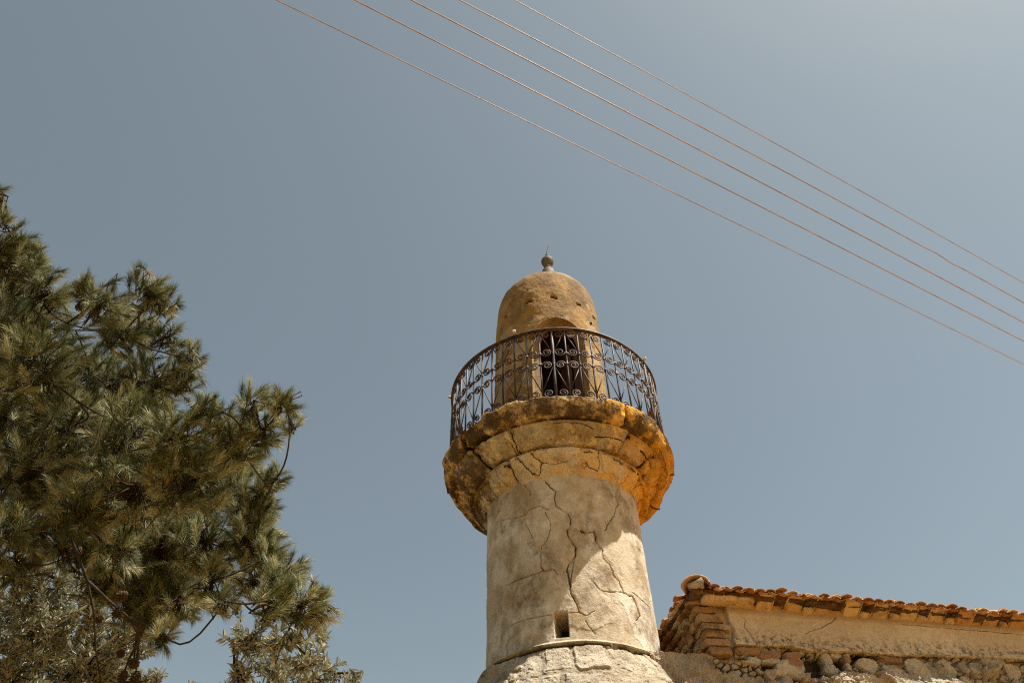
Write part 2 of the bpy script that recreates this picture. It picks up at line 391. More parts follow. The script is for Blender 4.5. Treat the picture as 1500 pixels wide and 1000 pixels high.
# --- corbel: three projecting courses of bulging blocks carrying the balcony floor
PROF = np.array([(.86, 6.87), (.89, 6.925), (.93, 6.955), (.975, 7.00), (1.03, 7.075), (1.065, 7.14), (1.080, 7.172), (1.062, 7.182), (1.022, 7.186), (1.022, 7.200), (1.095, 7.203),
                 (1.13, 7.225), (1.20, 7.27), (1.265, 7.335), (1.300, 7.375), (1.285, 7.384), (1.235, 7.388), (1.235, 7.402), (1.345, 7.406), (1.37, 7.43), (1.405, 7.48), (1.425, 7.55), (1.435, 7.605), (1.425, 7.622), (1.30, 7.628), (.6, 7.632)])
CORBEL_CRACKS = [
    ([(-30.0, 0.682), (-29.0, 0.597), (-29.0, 0.494), (-30.5, 0.414), (-28.0, 0.306), (-25.0, 0.212), (-22.0, 0.122), (-18.0, 0.08)], 0.011),
    ([(-54.0, 0.437), (-46.5, 0.442), (-40.0, 0.433), (-35.5, 0.376)], 0.01),
    ([(-46.0, 0.423), (-47.5, 0.296), (-46.5, 0.207), (-44.5, 0.103)], 0.007),
    ([(-20.0, 0.357), (-17.5, 0.287), (-14.5, 0.221), (-16.0, 0.136), (-18.0, 0.085)], 0.009),
    ([(22.0, 0.414), (22.5, 0.306), (24.5, 0.221), (24.0, 0.136)], 0.008),
    ([(14.5, 0.207), (17.0, 0.16), (24.0, 0.136)], 0.008),
    ([(25.5, 0.357), (32.5, 0.376), (43.0, 0.447)], 0.006),
    ([(46.5, 0.414), (55.0, 0.419), (60.0, 0.325), (63.5, 0.23), (62.0, 0.151)], 0.008),
    ([(44.0, 0.066), (48.5, 0.155), (49.0, 0.24)], 0.007),
    ([(-16.5, 0.414), (-12.0, 0.452), (-5.0, 0.386), (1.0, 0.447), (9.5, 0.442), (19.0, 0.395)], 0.007),
    ([(18.0, 0.616), (24.5, 0.649), (31.0, 0.668), (36.5, 0.644)], 0.009),
    ([(49.5, 0.682), (58.5, 0.668), (64.0, 0.607), (64.5, 0.442)], 0.01),
    ([(-14.0, 0.221), (-6.0, 0.183), (2.5, 0.212)], 0.004),
    ([(-5.0, 0.757), (1.0, 0.762), (9.0, 0.757), (16.0, 0.71)], 0.008),
]
nu, nv = 1300, 300
L = np.concatenate([[0], np.cumsum(np.hypot(*np.diff(PROF, axis=0).T))])
s_ = np.concatenate([np.linspace(0, L[-2], nv - 4, endpoint=False), np.linspace(L[-2], L[-1], 4)])
# the upper moulding part of the profile carries the detail
pr = np.interp(s_, L, PROF[:, 0]); pz = np.interp(s_, L, PROF[:, 1])
phi = np.linspace(-np.pi, np.pi, nu, endpoint=False)
PH, SI = np.meshgrid(phi, np.arange(nv), indexing='ij'); PH = PH.ravel(); SI = SI.ravel(); PR = pr[SI]; PZ = pz[SI]; SS = s_[SI]
P0 = ring_verts(PH, PR, PZ)
dr = np.gradient(pr); dzp = np.gradient(pz); nl = np.hypot(dr, dzp) + 1e-9
NR = (dzp / nl)[SI]; NZ = (-dr / nl)[SI]
def joints(PH, R, edges, w):
    d = np.full(len(PH), 9.0)
    for e in edges:
        dd = np.abs((PH - e + np.pi) % (2 * np.pi) - np.pi) * R; d = np.minimum(d, dd)
    return np.exp(-(d / w) ** 2)
wob = .045 * fbm(P0, 4, 5, 61, .6)
course = np.where(PZ < 7.19, 0, np.where(PZ < 7.40, 1, 2))
jt = np.zeros(len(PH))
ed = [np.radians([-170, -140, -112, -84, -58, -36, 62, 84, 108, 140]), np.radians([-160, -128, -100, -76, -52, -27, 36, 58, 80, 104, 130, 155]), np.radians([-172, -150, -126, -100, -78, -56, -40, 31, 52, 66, 88, 112, 134, 155])]
for k in range(3):
    mk = course == k
    jt[mk] = joints((PH + wob)[mk], PR[mk], ed[k], .008)
crk, chip = seg_dist(PH * 1.15, SS, [([(math.radians(a) * 1.15, s) for a, s in pts], w * (.42 if w > .0085 else .30)) for pts, w in CORBEL_CRACKS])
und = .016 * fbm(P0, 3.2, 4, 41) + .012 * fbm(P0, 9, 5, 43, .6) + .006 * fbm(P0, 30, 3, 47)
blk = .0
bid = np.zeros(len(PH))
for k in range(3):
    mk = course == k; idx = np.searchsorted(np.sort(ed[k]), (PH + wob)[mk]); rr = np.random.default_rng(5 + k).uniform(-1, 1, 40); bid[mk] = rr[idx]
soft = np.zeros(len(PH))
for k in range(3):
    mk = course == k; soft[mk] = joints((PH + wob)[mk], PR[mk], ed[k], .03)
und -= .022 * soft * np.where(np.abs(PH) < np.radians(24), .3, 1)
und += .042 * bid * np.where(np.abs(PH) < np.radians(20), .3, 1)
right = sstep(math.radians(45), math.radians(95), PH) * sstep(math.radians(170), math.radians(130), PH)
flake = sstep(.08, .13, fbm(P0, 3.4, 5, 131))
und -= .012 * flake
und -= .012
und -= right * (.030 + .03 * np.maximum(0, fbm(P0, 4, 4, 52)))
top_edge = sstep(7.57, 7.62, PZ) * (PR > 1.3)
und -= top_edge * .02 * np.maximum(0, fbm(P0, 7, 3, 53)) * 2
D = und - .03 * jt * (.3 + .7 * (fbm(P0, 3, 3, 90) > -.1)) - .035 * crk - .006 * chip
blockdark = np.clip(bid, 0, 1)
stain_bounce = np.clip(sstep(math.radians(-5), math.radians(60), PH) * .9 + (course == 2) * .38 + .15 * (np.abs(PH) > 1.0) + .3 * flake, 0, 1)  # rise towards the right is painted bounce light, the rest is staining
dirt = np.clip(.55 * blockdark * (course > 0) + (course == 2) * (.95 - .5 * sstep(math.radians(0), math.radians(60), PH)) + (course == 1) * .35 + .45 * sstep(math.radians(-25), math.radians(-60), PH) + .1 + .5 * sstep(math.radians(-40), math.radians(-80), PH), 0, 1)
dirt *= 1 - .65 * right  # dirt thinned on the right to brighten the painted bounce light
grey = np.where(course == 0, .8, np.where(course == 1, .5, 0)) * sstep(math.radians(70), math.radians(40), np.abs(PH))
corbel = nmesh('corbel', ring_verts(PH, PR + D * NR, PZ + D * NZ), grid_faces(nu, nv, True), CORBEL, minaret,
               {'crack_shade': np.maximum(crk, .9 * jt * (.35 + .65 * (fbm(P0, 3, 3, 90) > -.1))), 'stain_bounce': stain_bounce, 'dirt': dirt, 'grey': grey})

# --- turret with arched doorway and dome (leans a little to the right towards its top)
def lean(z): return np.array([-.040 + .062 * (z - 8.6) / 3.0, 0, 0])
RT_T = .748
TP = [(.772, 7.6), (.765, 8.4), (RT_T + .002, 9.9), (RT_T, 10.11)]
tt = np.linspace(0, np.pi / 2, 60)[1:]
n_ = 3.4
TP += [(RT_T * np.cos(t) ** (2 / n_), 10.11 + .90 * np.sin(t) ** (2 / n_)) for t in tt[:-1]] + [(.012, 11.01)]
TP = np.array(TP)
L = np.concatenate([[0], np.cumsum(np.hypot(*np.diff(TP, axis=0).T))]); nv = 420; nu = 720
s_ = np.linspace(0, L[-1], nv); pr = np.interp(s_, L, TP[:, 0]); pz = np.interp(s_, L, TP[:, 1])
phi = np.linspace(-np.pi, np.pi, nu, endpoint=False)
PH, SI = np.meshgrid(phi, np.arange(nv), indexing='ij'); PH = PH.ravel(); SI = SI.ravel(); PR = pr[SI]; PZ = pz[SI]
P0 = ring_verts(PH, PR, PZ)
D = .012 * fbm(P0, 2.2, 3, 71) + .008 * fbm(P0, 8, 4, 72) + .003 * fbm(P0, 30, 3, 73)
tfl = sstep(.12, .17, fbm(P0, 2.3, 5, 171)); D -= .005 * tfl
hole = np.zeros(len(PH))
for a, z, w, h in ((-54, 10.07, .035, .028), (-22, 10.07, .05, .03), (6.5, 10.10, .045, .028), (36, 10.09, .042, .028), (62, 10.07, .04, .03), (95, 10.07, .04, .03), (130, 10.07, .04, .03), (170, 10.07, .04, .03), (-95, 10.07, .04, .03), (-135, 10.07, .04, .03)):
    d = np.maximum(np.abs((PH - math.radians(a)) * .72) / w, np.abs(PZ - z - .01 * np.sin(PH * 30)) / h) + .35 * fbm(P0, 18, 2, 75)
    hole = np.maximum(hole, sstep(1.1, .8, d))
# arched doorway : jamb azimuths and arch head
DA, DB, DZ0, DZS, DZT = math.radians(-18.5), math.radians(38.0), 7.62, 9.27, 9.66
dc, dh = (DA + DB) / 2, (DB - DA) / 2
def arch_top(ph): return DZS + (DZT - DZS) * np.sqrt(np.clip(1 - ((ph - dc) / dh) ** 2, 0, 1))
inside = (np.abs(PH - dc) < dh) & (PZ < arch_top(PH)) & (PZ > DZ0 - 1)
Rt = PR + D - .09 * hole
V = ring_verts(PH, Rt, PZ); V[:, 0] += -.040 + .062 * (PZ - 8.6) / 3.0
F = grid_faces(nu, nv, True)
keep = ~(inside[F].all(1)); F = F[keep]
# snap border of the opening onto the true outline
on = np.zeros(len(PH), bool); on[F.ravel()] = True
bd = np.nonzero(on & inside)[0]
zt = arch_top(PH[bd]); side = (np.abs(PH[bd] - dc) > dh * .93) | (PZ[bd] < DZS)
newph = np.where(side & (PZ[bd] < zt - .03), np.where(PH[bd] < dc, DA, DB), PH[bd]); newz = np.where(side & (PZ[bd] < zt - .03), PZ[bd], np.minimum(zt, PZ[bd] + .02))
V[bd] = ring_verts(newph, Rt[bd], newz); V[bd, 0] += -.040 + .062 * (newz - 8.6) / 3.0
pale = sstep(10.75, 11.05, PZ + .35 * fbm(P0, 3, 4, 79)) * .9
turret = nmesh('turret', V, F, TURRET, minaret, {'crack_shade': hole, 'patch': np.maximum(pale, .35 * tfl)})  # shade inside the small holes is painted near-black
# doorway reveal: two recessed orders of jamb and arch soffit, then a dark room with a half open door leaf
o = [(DA, z) for z in np.linspace(DZ0, DZS, 24)] + [(dc + dh * math.sin(t), DZS + (DZT - DZS) * math.cos(t)) for t in np.linspace(-np.pi / 2, np.pi / 2, 40)[1:-1]] + [(DB, z) for z in np.linspace(DZS, DZ0, 24)]
o = np.array(o)
rows = []
for sc, off, r_ in ((1.0, 0, .012), (1.0, 0, -.085), (.88, .058, -.09), (.88, .058, -.15)):
    ph_ = dc + off + (o[:, 0] - dc) * sc; z_ = np.where(o[:, 1] > DZS, DZS + (o[:, 1] - DZS) * (1 if sc == 1 else .90), o[:, 1])
    v = ring_verts(ph_, np.interp(z_, TP[:4, 1], TP[:4, 0]) + r_, z_); v += .003 * fbm(v, 12, 3, 5)[:, None]; v[:, 0] += -.040 + .062 * (z_ - 8.6) / 3.0; rows.append(v)
VV = np.concatenate(rows); n = len(o)
rv = nmesh('door_reveal', VV, grid_faces(4, n), TURRET, minaret, {'crack_shade': np.zeros(len(VV)), 'patch': np.full(len(VV), .15)})
ph_ = np.linspace(dc - 1.4, dc + 1.4, 30); z_ = np.linspace(7.64, 9.9, 6)
A, B = np.meshgrid(ph_, z_, indexing='ij')
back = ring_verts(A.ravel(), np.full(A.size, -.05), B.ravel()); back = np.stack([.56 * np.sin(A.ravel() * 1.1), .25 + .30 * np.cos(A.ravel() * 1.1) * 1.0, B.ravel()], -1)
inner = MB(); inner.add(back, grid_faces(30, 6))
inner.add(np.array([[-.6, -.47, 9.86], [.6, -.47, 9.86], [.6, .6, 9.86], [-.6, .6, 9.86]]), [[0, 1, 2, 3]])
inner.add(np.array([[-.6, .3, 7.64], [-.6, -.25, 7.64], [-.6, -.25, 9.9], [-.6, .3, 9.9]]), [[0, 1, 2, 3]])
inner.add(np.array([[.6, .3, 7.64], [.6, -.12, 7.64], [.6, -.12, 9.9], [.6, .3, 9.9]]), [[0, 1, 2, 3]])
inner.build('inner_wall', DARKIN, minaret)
leaf = MB(); a = DB - .10
hx, hy = .46 * math.sin(a), -.46 * math.cos(a)
ex = np.array([-.35, .94, 0]); ey = np.array([.94, .35, 0]); ez = np.array([0, 0, 1.0])
for k in range(3):
    leaf.add(*box(np.array([hx, hy, 8.62]) + ex * (.05 + .105 * k), ex, ey, ez, .10, .035, 1.86, .002))
for z in (7.9, 8.6, 9.3): leaf.add(*box(np.array([hx, hy, z]) + ex * .155 - ey * .03, ex, ey, ez, .30, .02, .09, .002))
leaf.build('door_leaf', WOOD, minaret)
jb = MB(); a = dc + .058 + dh * .88; rd = np.array([math.sin(a), -math.cos(a), 0]); tg = np.array([math.cos(a), math.sin(a), 0])
jb.add(*box(rd * .60 - tg * .012 + np.array([-.035, 0, 8.45]), rd, tg, np.array([0, 0, 1.0]), .15, .03, 1.60, .002)); jb.build('door_frame', WOOD, minaret)

# --- finial on the dome
def lathe(prof, seg=28, off=(0, 0, 0)):
    P = np.array(prof, float); a = np.linspace(0, 2 * np.pi, seg, endpoint=False)
    A, I = np.meshgrid(a, np.arange(len(P)), indexing='ij')
    V = np.stack([P[I.ravel(), 0] * np.cos(A.ravel()), P[I.ravel(), 0] * np.sin(A.ravel()), P[I.ravel(), 1]], -1) + np.asarray(off)
    return V, grid_faces(seg, len(P), True)
fx = lean(11.5) + np.array([.062, 0, 0])
fm = MB(); fm.add(*lathe([(.0, 10.9), (.10, 10.9), (.10, 11.60), (.092, 11.615), (.07, 11.65), (.06, 11.675), (.066, 11.68), (.066, 11.695), (.045, 11.70), (.043, 11.715), (.058, 11.74), (.080, 11.78), (.096, 11.825), (.102, 11.865), (.096, 11.90), (.072, 11.92), (.040, 11.93), (.026, 11.94), (.024, 11.985), (.033, 11.99), (.036, 12.01), (.030, 12.03), (.014, 12.045), (0, 12.05)], off=fx))
fin = fm.build('finial', METAL, minaret)
sp = MB(); t = np.linspace(0, 1, 14)
pts = np.stack([fx[0] + .002 + .012 * t + .035 * t ** 2, 0 * t, 12.02 + .33 * t], -1)
sp.add(*tube(pts, .012 * (1 - t) + .003, 6)); sp.build('spike', METAL, fin)

# --- iron balcony railing: top rail, balusters, and a scrollwork panel in every bay
RR, ZB, ZTOP, NB = 1.352, 7.625, 8.775, 54
rail = MB()
a = np.linspace(-np.pi, np.pi, 161)
def strip_ring(r0, r1, z0, z1):
    n = 160; a = np.linspace(-np.pi, np.pi, n, endpoint=False); V = []
    for (r, z) in ((r0, z0), (r1, z0), (r1, z1), (r0, z1)): V.append(ring_verts(a, np.full(n, r) + .006 * np.sin(a * 5 + 1), np.full(n, z) + .006 * np.sin(3 * a)))
    V = np.stack(V, 1).reshape(-1, 3); i = np.arange(n); j = (i + 1) % n; Q = []
    for k in range(4): Q.append(np.stack([i * 4 + k, j * 4 + k, j * 4 + (k + 1) % 4, i * 4 + (k + 1) % 4], -1))
    return V, np.concatenate(Q)
rail.add(*strip_ring(RR - .022, RR + .024, ZTOP, ZTOP + .014)); rail.add(*strip_ring(RR - .010, RR + .010, ZTOP - .022, ZTOP - .001))
rail.add(*strip_ring(RR - .010, RR + .010, ZB + .02, ZB + .034))
railing = rail.build('railing', IRON, minaret)
dphi = 2 * np.pi / NB; bay = dphi * RR; PH0 = math.radians(-2.0) - 27 * dphi
zm = (8.365, 8.185)
def on_ring(phi0, u, v, dr=0.0):
    a = phi0 + np.asarray(u) / RR; r = RR + dr; v = np.asarray(v); return np.stack([r * np.sin(a), -r * np.cos(a), v + 0 * a], -1)
for k in range(NB):
    p0 = PH0 + k * dphi
    b = MB(); bend = rng.normal(0, .004, 2)
    b.add(*tube(on_ring(p0, np.array([0, bend[0], bend[1], 0]), np.array([ZB - .02, 8.0, 8.4, ZTOP])), .0105 if k % 9 else .017, 4))
    for z in zm: b.add(*tube(on_ring(p0, [0, 0], [z - .014, z + .014]), .015, 6))
    b.build('baluster', IRON, railing)
    sp = MB()
    up = (k % 2 == 0); sg = 1 if up else -1
    def scroll(u0, vc, R0, start, turns, mirror_u, mirror_v):
        t = np.linspace(0, 1, 34); th = start + t * turns * 2 * np.pi; r = R0 * (1 - .80 * t ** .85) * (1 + rng.normal(0, .02))
        uu = r * np.cos(th) * mirror_u; vv = r * np.sin(th) * mirror_v
        sp.add(*tube(on_ring(p0, u0 + uu, vc + vv, dr=.002), .0088, 5))
    mu = 1 if (k // 1) % 2 == 0 else -1
    uc = bay * .5
    # mid pair: mirrored about the band between the two collars
    scroll(uc, zm[0] + .018, .066, np.pi * 1.05, 1.75, mu, 1); scroll(uc, zm[1] - .018, .066, np.pi * 1.05, 1.75, mu, -1)
    # linking S pieces between bar collar and scroll
    for z, s in ((zm[0], 1), (zm[1], -1)):
        e = 0 if mu > 0 else bay
        sp.add(*tube(on_ring(p0, [e, e + mu * .004, uc - mu * .066], [z - s * .045, z - s * .015, z + s * .006], dr=.002), .0088, 5))
    scroll(uc, ZTOP - .085, .060, np.pi * .55, 1.6, mu, 1); scroll(uc, ZB + .10, .060, np.pi * .55, 1.6, mu, -1)
    # diagonals: V above the band, inverted V below it
    a0, a1 = (0, bay) if up else (bay, 0)
    sp.add(*tube(on_ring(p0, [a0, a1], [ZTOP - .03, zm[0] + .01], dr=-.004), .0070, 4)); sp.add(*tube(on_ring(p0, [a0, a1], [ZB + .12, zm[1] - .01], dr=-.004), .0070, 4))
    sp.build('scroll_panel', IRON, railing)
for a in (-21, 57, -84):
    b = MB(); p = on_ring(math.radians(a), 0, ZTOP + .03)
    d = np.array([math.sin(math.radians(a)), -math.cos(math.radians(a)), .25])
    b.add(*tube([p - d * .03, p + d * .02, p + d * .022, p + d * .06, p + d * .062], [.009, .009, .018, .021, .013], 10)); b.build('lamp_holder', CERAMIC, railing)

# --- base drum of rough blocks under a broken plaster ledge
def stones_height(U, V, stones, soft=.018):
    h = np.zeros(len(U)); mask = np.zeros(len(U))
    for (u0, u1, v0, v1, hh) in stones:
        w = .014 * fbm(np.stack([U * 7, V * 7, 0 * U + hh * 100], -1), 1, 3, 5)
        d = np.minimum(np.minimum(U - u0, u1 - U), np.minimum(V - v0, v1 - V)) + w
        k = sstep(-.004, soft, d); mask = np.maximum(mask, k); h = np.maximum(h, k * hh)
    return h, mask
nu, nv = 1000, 230
phi = np.linspace(-np.pi, np.pi, nu, endpoint=False); zz = np.concatenate([np.linspace(0, 4.3, 30, endpoint=False), np.linspace(4.3, 5.005, nv - 34), [5.01, 5.012, 5.014, 5.015]])
PH, J = np.meshgrid(phi, np.arange(nv), indexing='ij'); PH = PH.ravel(); J = J.ravel(); ZZ = zz[J]
rs = np.random.default_rng(8); ST = []
v = 0.02
for ci, hgt in enumerate([.34] * 11 + [.31, .27, .33, .32]):
    u = -3.2
    while u < 3.2:
        w = rs.uniform(.22, .48); ST.append((u, u + w - .02, v, v + hgt - .02, rs.uniform(.02, .055))); u += w
    v += hgt
    if v > 4.93: break
P0 = ring_verts(PH, np.full(len(PH), 1.0), ZZ)
warp = .10 * fbm(P0, 2.6, 4, 17); warp2 = .10 * fbm(P0, 3.1, 4, 18)
h, mk = stones_height(PH + warp2, ZZ + warp, ST, .03)
rough = .030 * fbm(P0, 4, 4, 12) + .022 * fbm(P0, 12, 5, 13, .6) + .010 * np.abs(fbm(P0, 30, 4, 14, .7))
# remaining coat of plaster hides the joints on the right hand side
coat = sstep(-.02, .06, fbm(P0, 3.1, 4, 19) + .16 + .35 * sstep(math.radians(25), math.radians(55), PH) + .5 * sstep(math.radians(-50), math.radians(-75), PH) - .12)
base_r = .945 + np.maximum(np.maximum(h, .024), coat * .045) + rough + np.clip(4.94 - ZZ, 0, .5) * .55 * sstep(math.radians(-75), math.radians(-35), PH) * sstep(math.radians(120), math.radians(80), PH)
zl = 4.972 + .020 * fbm(P0 * np.array([1, 1, 0]), 5, 4, 23)
ledge = sstep(zl - .008, zl + .008, ZZ)
R = np.where(ledge > 0, base_r * (1 - ledge) + ledge * (.962 + .034 * np.clip((5.006 - ZZ) / .03, 0, 1) + .010 * fbm(P0, 4, 3, 24) + .006 * fbm(P0, 20, 3, 25)), base_r)
tp = J - (nv - 5); R = np.where(tp == 1, R - .008, np.where(tp == 2, R - .02, np.where(tp == 3, .93, np.where(tp == 4, .86, R))))
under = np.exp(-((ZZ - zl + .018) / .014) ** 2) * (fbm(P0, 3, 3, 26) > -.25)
R -= .035 * under * (tp < 1)
rub = fbm(P0, 2.4, 4, 28) > .12
gap = np.clip((1 - mk) * (1 - rub) * (1 - coat), 0, 1) * (1 - ledge)
base = nmesh('base_drum', ring_verts(PH, R, ZZ), grid_faces(nu, nv, True), MASON, minaret,
             {'crack_shade': np.clip(np.maximum(gap * .42 * (fbm(P0, 4, 3, 27) > -.15), under * .8 * (1 - ledge)), 0, 1), 'stone': np.clip(mk * .6 * (1 - coat) + ledge * .8, 0, 1), 'brick': np.zeros(len(PH))})  # shadow below the ledge painted in beside the real dark joints

# ------------------------------------------------------------------ stone building beside the minaret
WA = math.radians(11.0)
E1 = np.array([math.cos(WA), math.sin(WA), 0]); NN = np.array([math.sin(WA), -math.cos(WA), 0]); BK = -NN; EZ = np.array([0, 0, 1.0])
W0 = np.array([1.94, 7.43, 0.0]); LEN = 9.5
bld = tag(empty('stone_building', W0), 'low stone building with cream plaster band, tiled cornice and terracotta eaves beside the minaret', 'building')
def wpt(u, n, z): return u[:, None] * E1 + n[:, None] * NN + z[:, None] * EZ   # relative to W0
# lower masonry wall, rough plaster with the top course of stones laid bare
us = np.concatenate([np.linspace(-.75, 4.6, 900), np.linspace(4.65, LEN, 60)]); zs = np.concatenate([np.linspace(0, 4.2, 20, endpoint=False), np.linspace(4.2, 5.145, 200)])
U, Z = np.meshgrid(us, zs, indexing='ij'); U = U.ravel(); Z = Z.ravel(); P0 = np.stack([U, 0 * U, Z], -1)
rs = np.random.default_rng(21)
h = np.zeros(len(U)); stone = np.zeros(len(U)); brick = np.zeros(len(U))
u = .12
SL = []
while u < 4.7:
    w = rs.uniform(.09, .30); br = rs.uniform() < .16
    if br or u < .5: SL.append((u + w / 2, 5.05 + rs.uniform(-.02, .02), w / 2 * .98, rs.uniform(.028, .04), rs.uniform(-.08, .08), rs.uniform(.06, .09), True)); SL.append((u + w / 2, 4.97, w * .4, rs.uniform(.03, .05), rs.uniform(-.2, .2), rs.uniform(.05, .08), rs.uniform() < .3))
    else: SL.append((u + w / 2, 5.0 + .02 * u + rs.uniform(-.06, .05), w / 2 * rs.uniform(.85, 1.05), rs.uniform(.055, .12), rs.uniform(-.7, .7), rs.uniform(.03, .085), False))
    u += w * rs.uniform(.9, 1.15)
for _ in range(26):
    SL.append((rs.uniform(.4, 4.6), rs.uniform(4.75, 4.95), rs.uniform(.05, .13), rs.uniform(.04, .09), rs.uniform(-.6, .6), rs.uniform(.05, .09), False))
for (uc, zc, a_, b_, rot, hh, br) in SL:
    idx = np.nonzero((np.abs(U - uc) < .3) & (np.abs(Z - zc) < .3))[0]
    x = (U[idx] - uc) * math.cos(rot) + (Z[idx] - zc) * math.sin(rot); y = -(U[idx] - uc) * math.sin(rot) + (Z[idx] - zc) * math.cos(rot)
    q = (np.abs(x / a_) ** 4 + np.abs(y / b_) ** 4) ** (1 / 4) + .40 * fbm(P0[idx], 8, 4, 44, .65)
    k = sstep(1.02, .90, q); h[idx] = np.maximum(h[idx], k * hh); stone[idx] = np.maximum(stone[idx], k); 
    if br: brick[idx] = np.maximum(brick[idx], k)
HOLES = [(0.918, 4.953, 0.1, 0.127), (1.17, 5.159, 0.108, 0.059), (0.902, 5.199, 0.069, 0.034), (0.094, 4.985, 0.139, 0.025), (1.498, 5.103, 0.154, 0.051), (2.03, 5.149, 0.17, 0.034), (2.637, 5.164, 0.154, 0.025), (1.191, 5.009, 0.062, 0.051), (0.448, 4.92, 0.069, 0.034), (0.678, 5.115, 0.054, 0.042), (3.163, 5.146, 0.123, 0.034)]
edge_z = 4.93 + .11 * fbm(P0 * np.array([1, 1, 0]), 2.2, 4, 33) - .06 * sstep(.3, 1.0, U) + .10 * sstep(.22, .05, U) + .125 * sstep(1.35, 2.1, U) + .015 * U
coat = sstep(.012, -.012, Z - edge_z + .05 * fbm(P0, 6, 4, 35)); coat *= sstep(.22, .14, fbm(P0, 2.6, 4, 36))
plast = .085 - .03 * sstep(1.4, .3, U) + .02 * fbm(P0, 3, 4, 37) + .048 * np.abs(fbm(P0, 11, 5, 38, .65)) + .045 * fbm(P0, 1.6, 3, 39)
n = np.maximum(h + .030 * fbm(P0, 10, 5, 40, .65) * (h > .01), coat * (plast + .035 * fbm(P0, 4.5, 5, 46, .6) + .16 * np.clip(4.93 - Z, 0, .5) + .55 * sstep(.9, 2.3, U) * np.clip(4.86 + .03 * U - Z, 0, .25))) - .07 + .008 * fbm(P0, 40, 3, 41)
def worley(X, Y):
    I = np.floor(X).astype(np.int64); J = np.floor(Y).astype(np.int64); f1 = np.full(len(X), 9.0); f2 = f1.copy()
    for a in (-1, 0, 1):
        for b in (-1, 0, 1):
            cx = I + a + _hash(I + a, J + b, 0 * I, 1); cy = J + b + _hash(I + a, J + b, 0 * I, 2); d = np.hypot(X - cx, Y - cy)
            f2 = np.minimum(f2, np.maximum(f1, d)); f1 = np.minimum(f1, d)
    return f1, f2
f1, f2 = worley(U * 13 + .6 * fbm(P0, 6, 3, 61), Z * 17 + .6 * fbm(P0, 6, 3, 62)); cell = sstep(.04, .28, f2 - f1)
bare = (1 - coat) * (1 - stone)
n += bare * (.045 * cell - .012 + .02 * fbm(P0, 22, 4, 63)); stone = np.maximum(stone, .35 * bare * cell)
n += coat * .014 * sstep(.10, .30, f2 - f1) * (fbm(P0, 2.5, 3, 64) > 0)
hole = np.zeros(len(U))
for hu, hz, hw, hh in HOLES:
    hole = np.maximum(hole, sstep(1.0, .7, np.maximum(np.abs(U - hu) / hw, np.abs(Z - hz) / hh) + .6 * fbm(P0, 11, 4, 42, .6)))
n -= .14 * hole
dark = np.clip(np.clip(1 - stone - .5 * cell, 0, 1) * (1 - coat) * (.3 + .6 * (fbm(P0, 3.5, 3, 45) > .05)) + hole, 0, 1)  # cavity shade painted dark, together with the real gaps between stones
ledge_top = sstep(4.985, 5.0, Z) * (U < .12); n = np.where((U < .12) & (Z > 5.0), n * 0 - .4, n)
Zs = np.where((U < .12), np.minimum(Z, 5.0 + .012 * fbm(P0, 5, 3, 43)), Z)
V = wpt(U, n, Zs)
wall = nmesh('wall', V, grid_faces(len(us), len(zs)), MASON, bld, {'crack_shade': dark, 'stone': stone, 'brick': brick})
# plaster band above the stones, thick at its ragged lower edge, turning the corner on the left
us = np.concatenate([np.linspace(.0, 4.6, 760), np.linspace(4.65, LEN, 50)]); zs = np.linspace(5.0, 5.50, 130)
U, Z = np.meshgrid(us, zs, indexing='ij'); U = U.ravel(); Z = Z.ravel(); P0 = np.stack([U, 0 * U, Z], -1)
low = 5.08 + .022 * U + .028 * fbm(P0 * np.array([1, 1, 0]), 3.2, 5, 51, .6) + .03 * sstep(1.0, .6, U)
lft = .16 + .06 * fbm(np.stack([Z * 8, 0 * Z, 0 * Z], -1), 1, 3, 52)
Zb = np.maximum(Z, low)
BAND_CRACKS = [([(1.28, 5.47), (1.24, 5.42), (1.17, 5.39), (1.05, 5.33), (.98, 5.31), (.9, 5.27)], .0018), ([(2.0, 5.44), (2.8, 5.425), (3.6, 5.41), (4.3, 5.405)], .0013), ([(3.75, 5.3), (3.77, 5.2), (3.76, 5.12)], .0018), ([(.28, 5.46), (.30, 5.38), (.27, 5.30), (.33, 5.22)], .0016)]
crk, chip = seg_dist(U, Zb, BAND_CRACKS)
n = .005 + .012 * fbm(P0, 1.3, 3, 53) + .004 * fbm(P0, 9, 4, 54) + .012 * sstep(.09, 0, Zb - low) - .012 * crk + .01 * sstep(5.40, 5.43, Zb + .01 * fbm(P0, 2, 2, 56))
n = np.where(Z < low - .004, n - .09, n)
n = np.where(U < lft, n - .06 * sstep(lft, lft - .02, U), n)
band = nmesh('plaster_band', wpt(U, n, Zb), grid_faces(len(us), len(zs)), CREAM, bld, {'crack_shade': crk, 'edge': np.clip(sstep(.20, .0, Zb - low) * 1.1 + .22, 0, 1), 'top': sstep(5.38, 5.5, Zb)})
# corner and left flank: courses of rounded bricks and field stones, stepping outwards under the eave
q = MB(); rs = np.random.default_rng(4)
z = 5.0
for c, (hh, pj) in enumerate(((.085, 0.0), (.08, .01), (.085, .0), (.075, .015), (.09, .03), (.085, .07), (.08, .12))):
    v = -.03
    while v < 2.4:
        w = rs.uniform(.13, .24) if c < 5 else rs.uniform(.11, .15)
        ln = rs.uniform(.14, .30)
        cc = E1 * (ln / 2 - pj - .15 + rs.uniform(-.015, .015)) + BK * (v + w / 2) + EZ * (z + hh / 2)
        q.add(*box(cc, E1, BK, EZ, ln, w * rs.uniform(.82, .97), hh * rs.uniform(.75, 1.0), .014, .5), a=rs.uniform()); v += w
    z += hh
q.build('flank_masonry', FLANK, bld)
fl = MB(); fl.add(*box(E1 * .16 + BK * 1.3 + EZ * 2.78, E1, BK, EZ, .5, 2.5, 5.5, 0)); fl.build('flank_wall', MASON, bld, smooth=False)
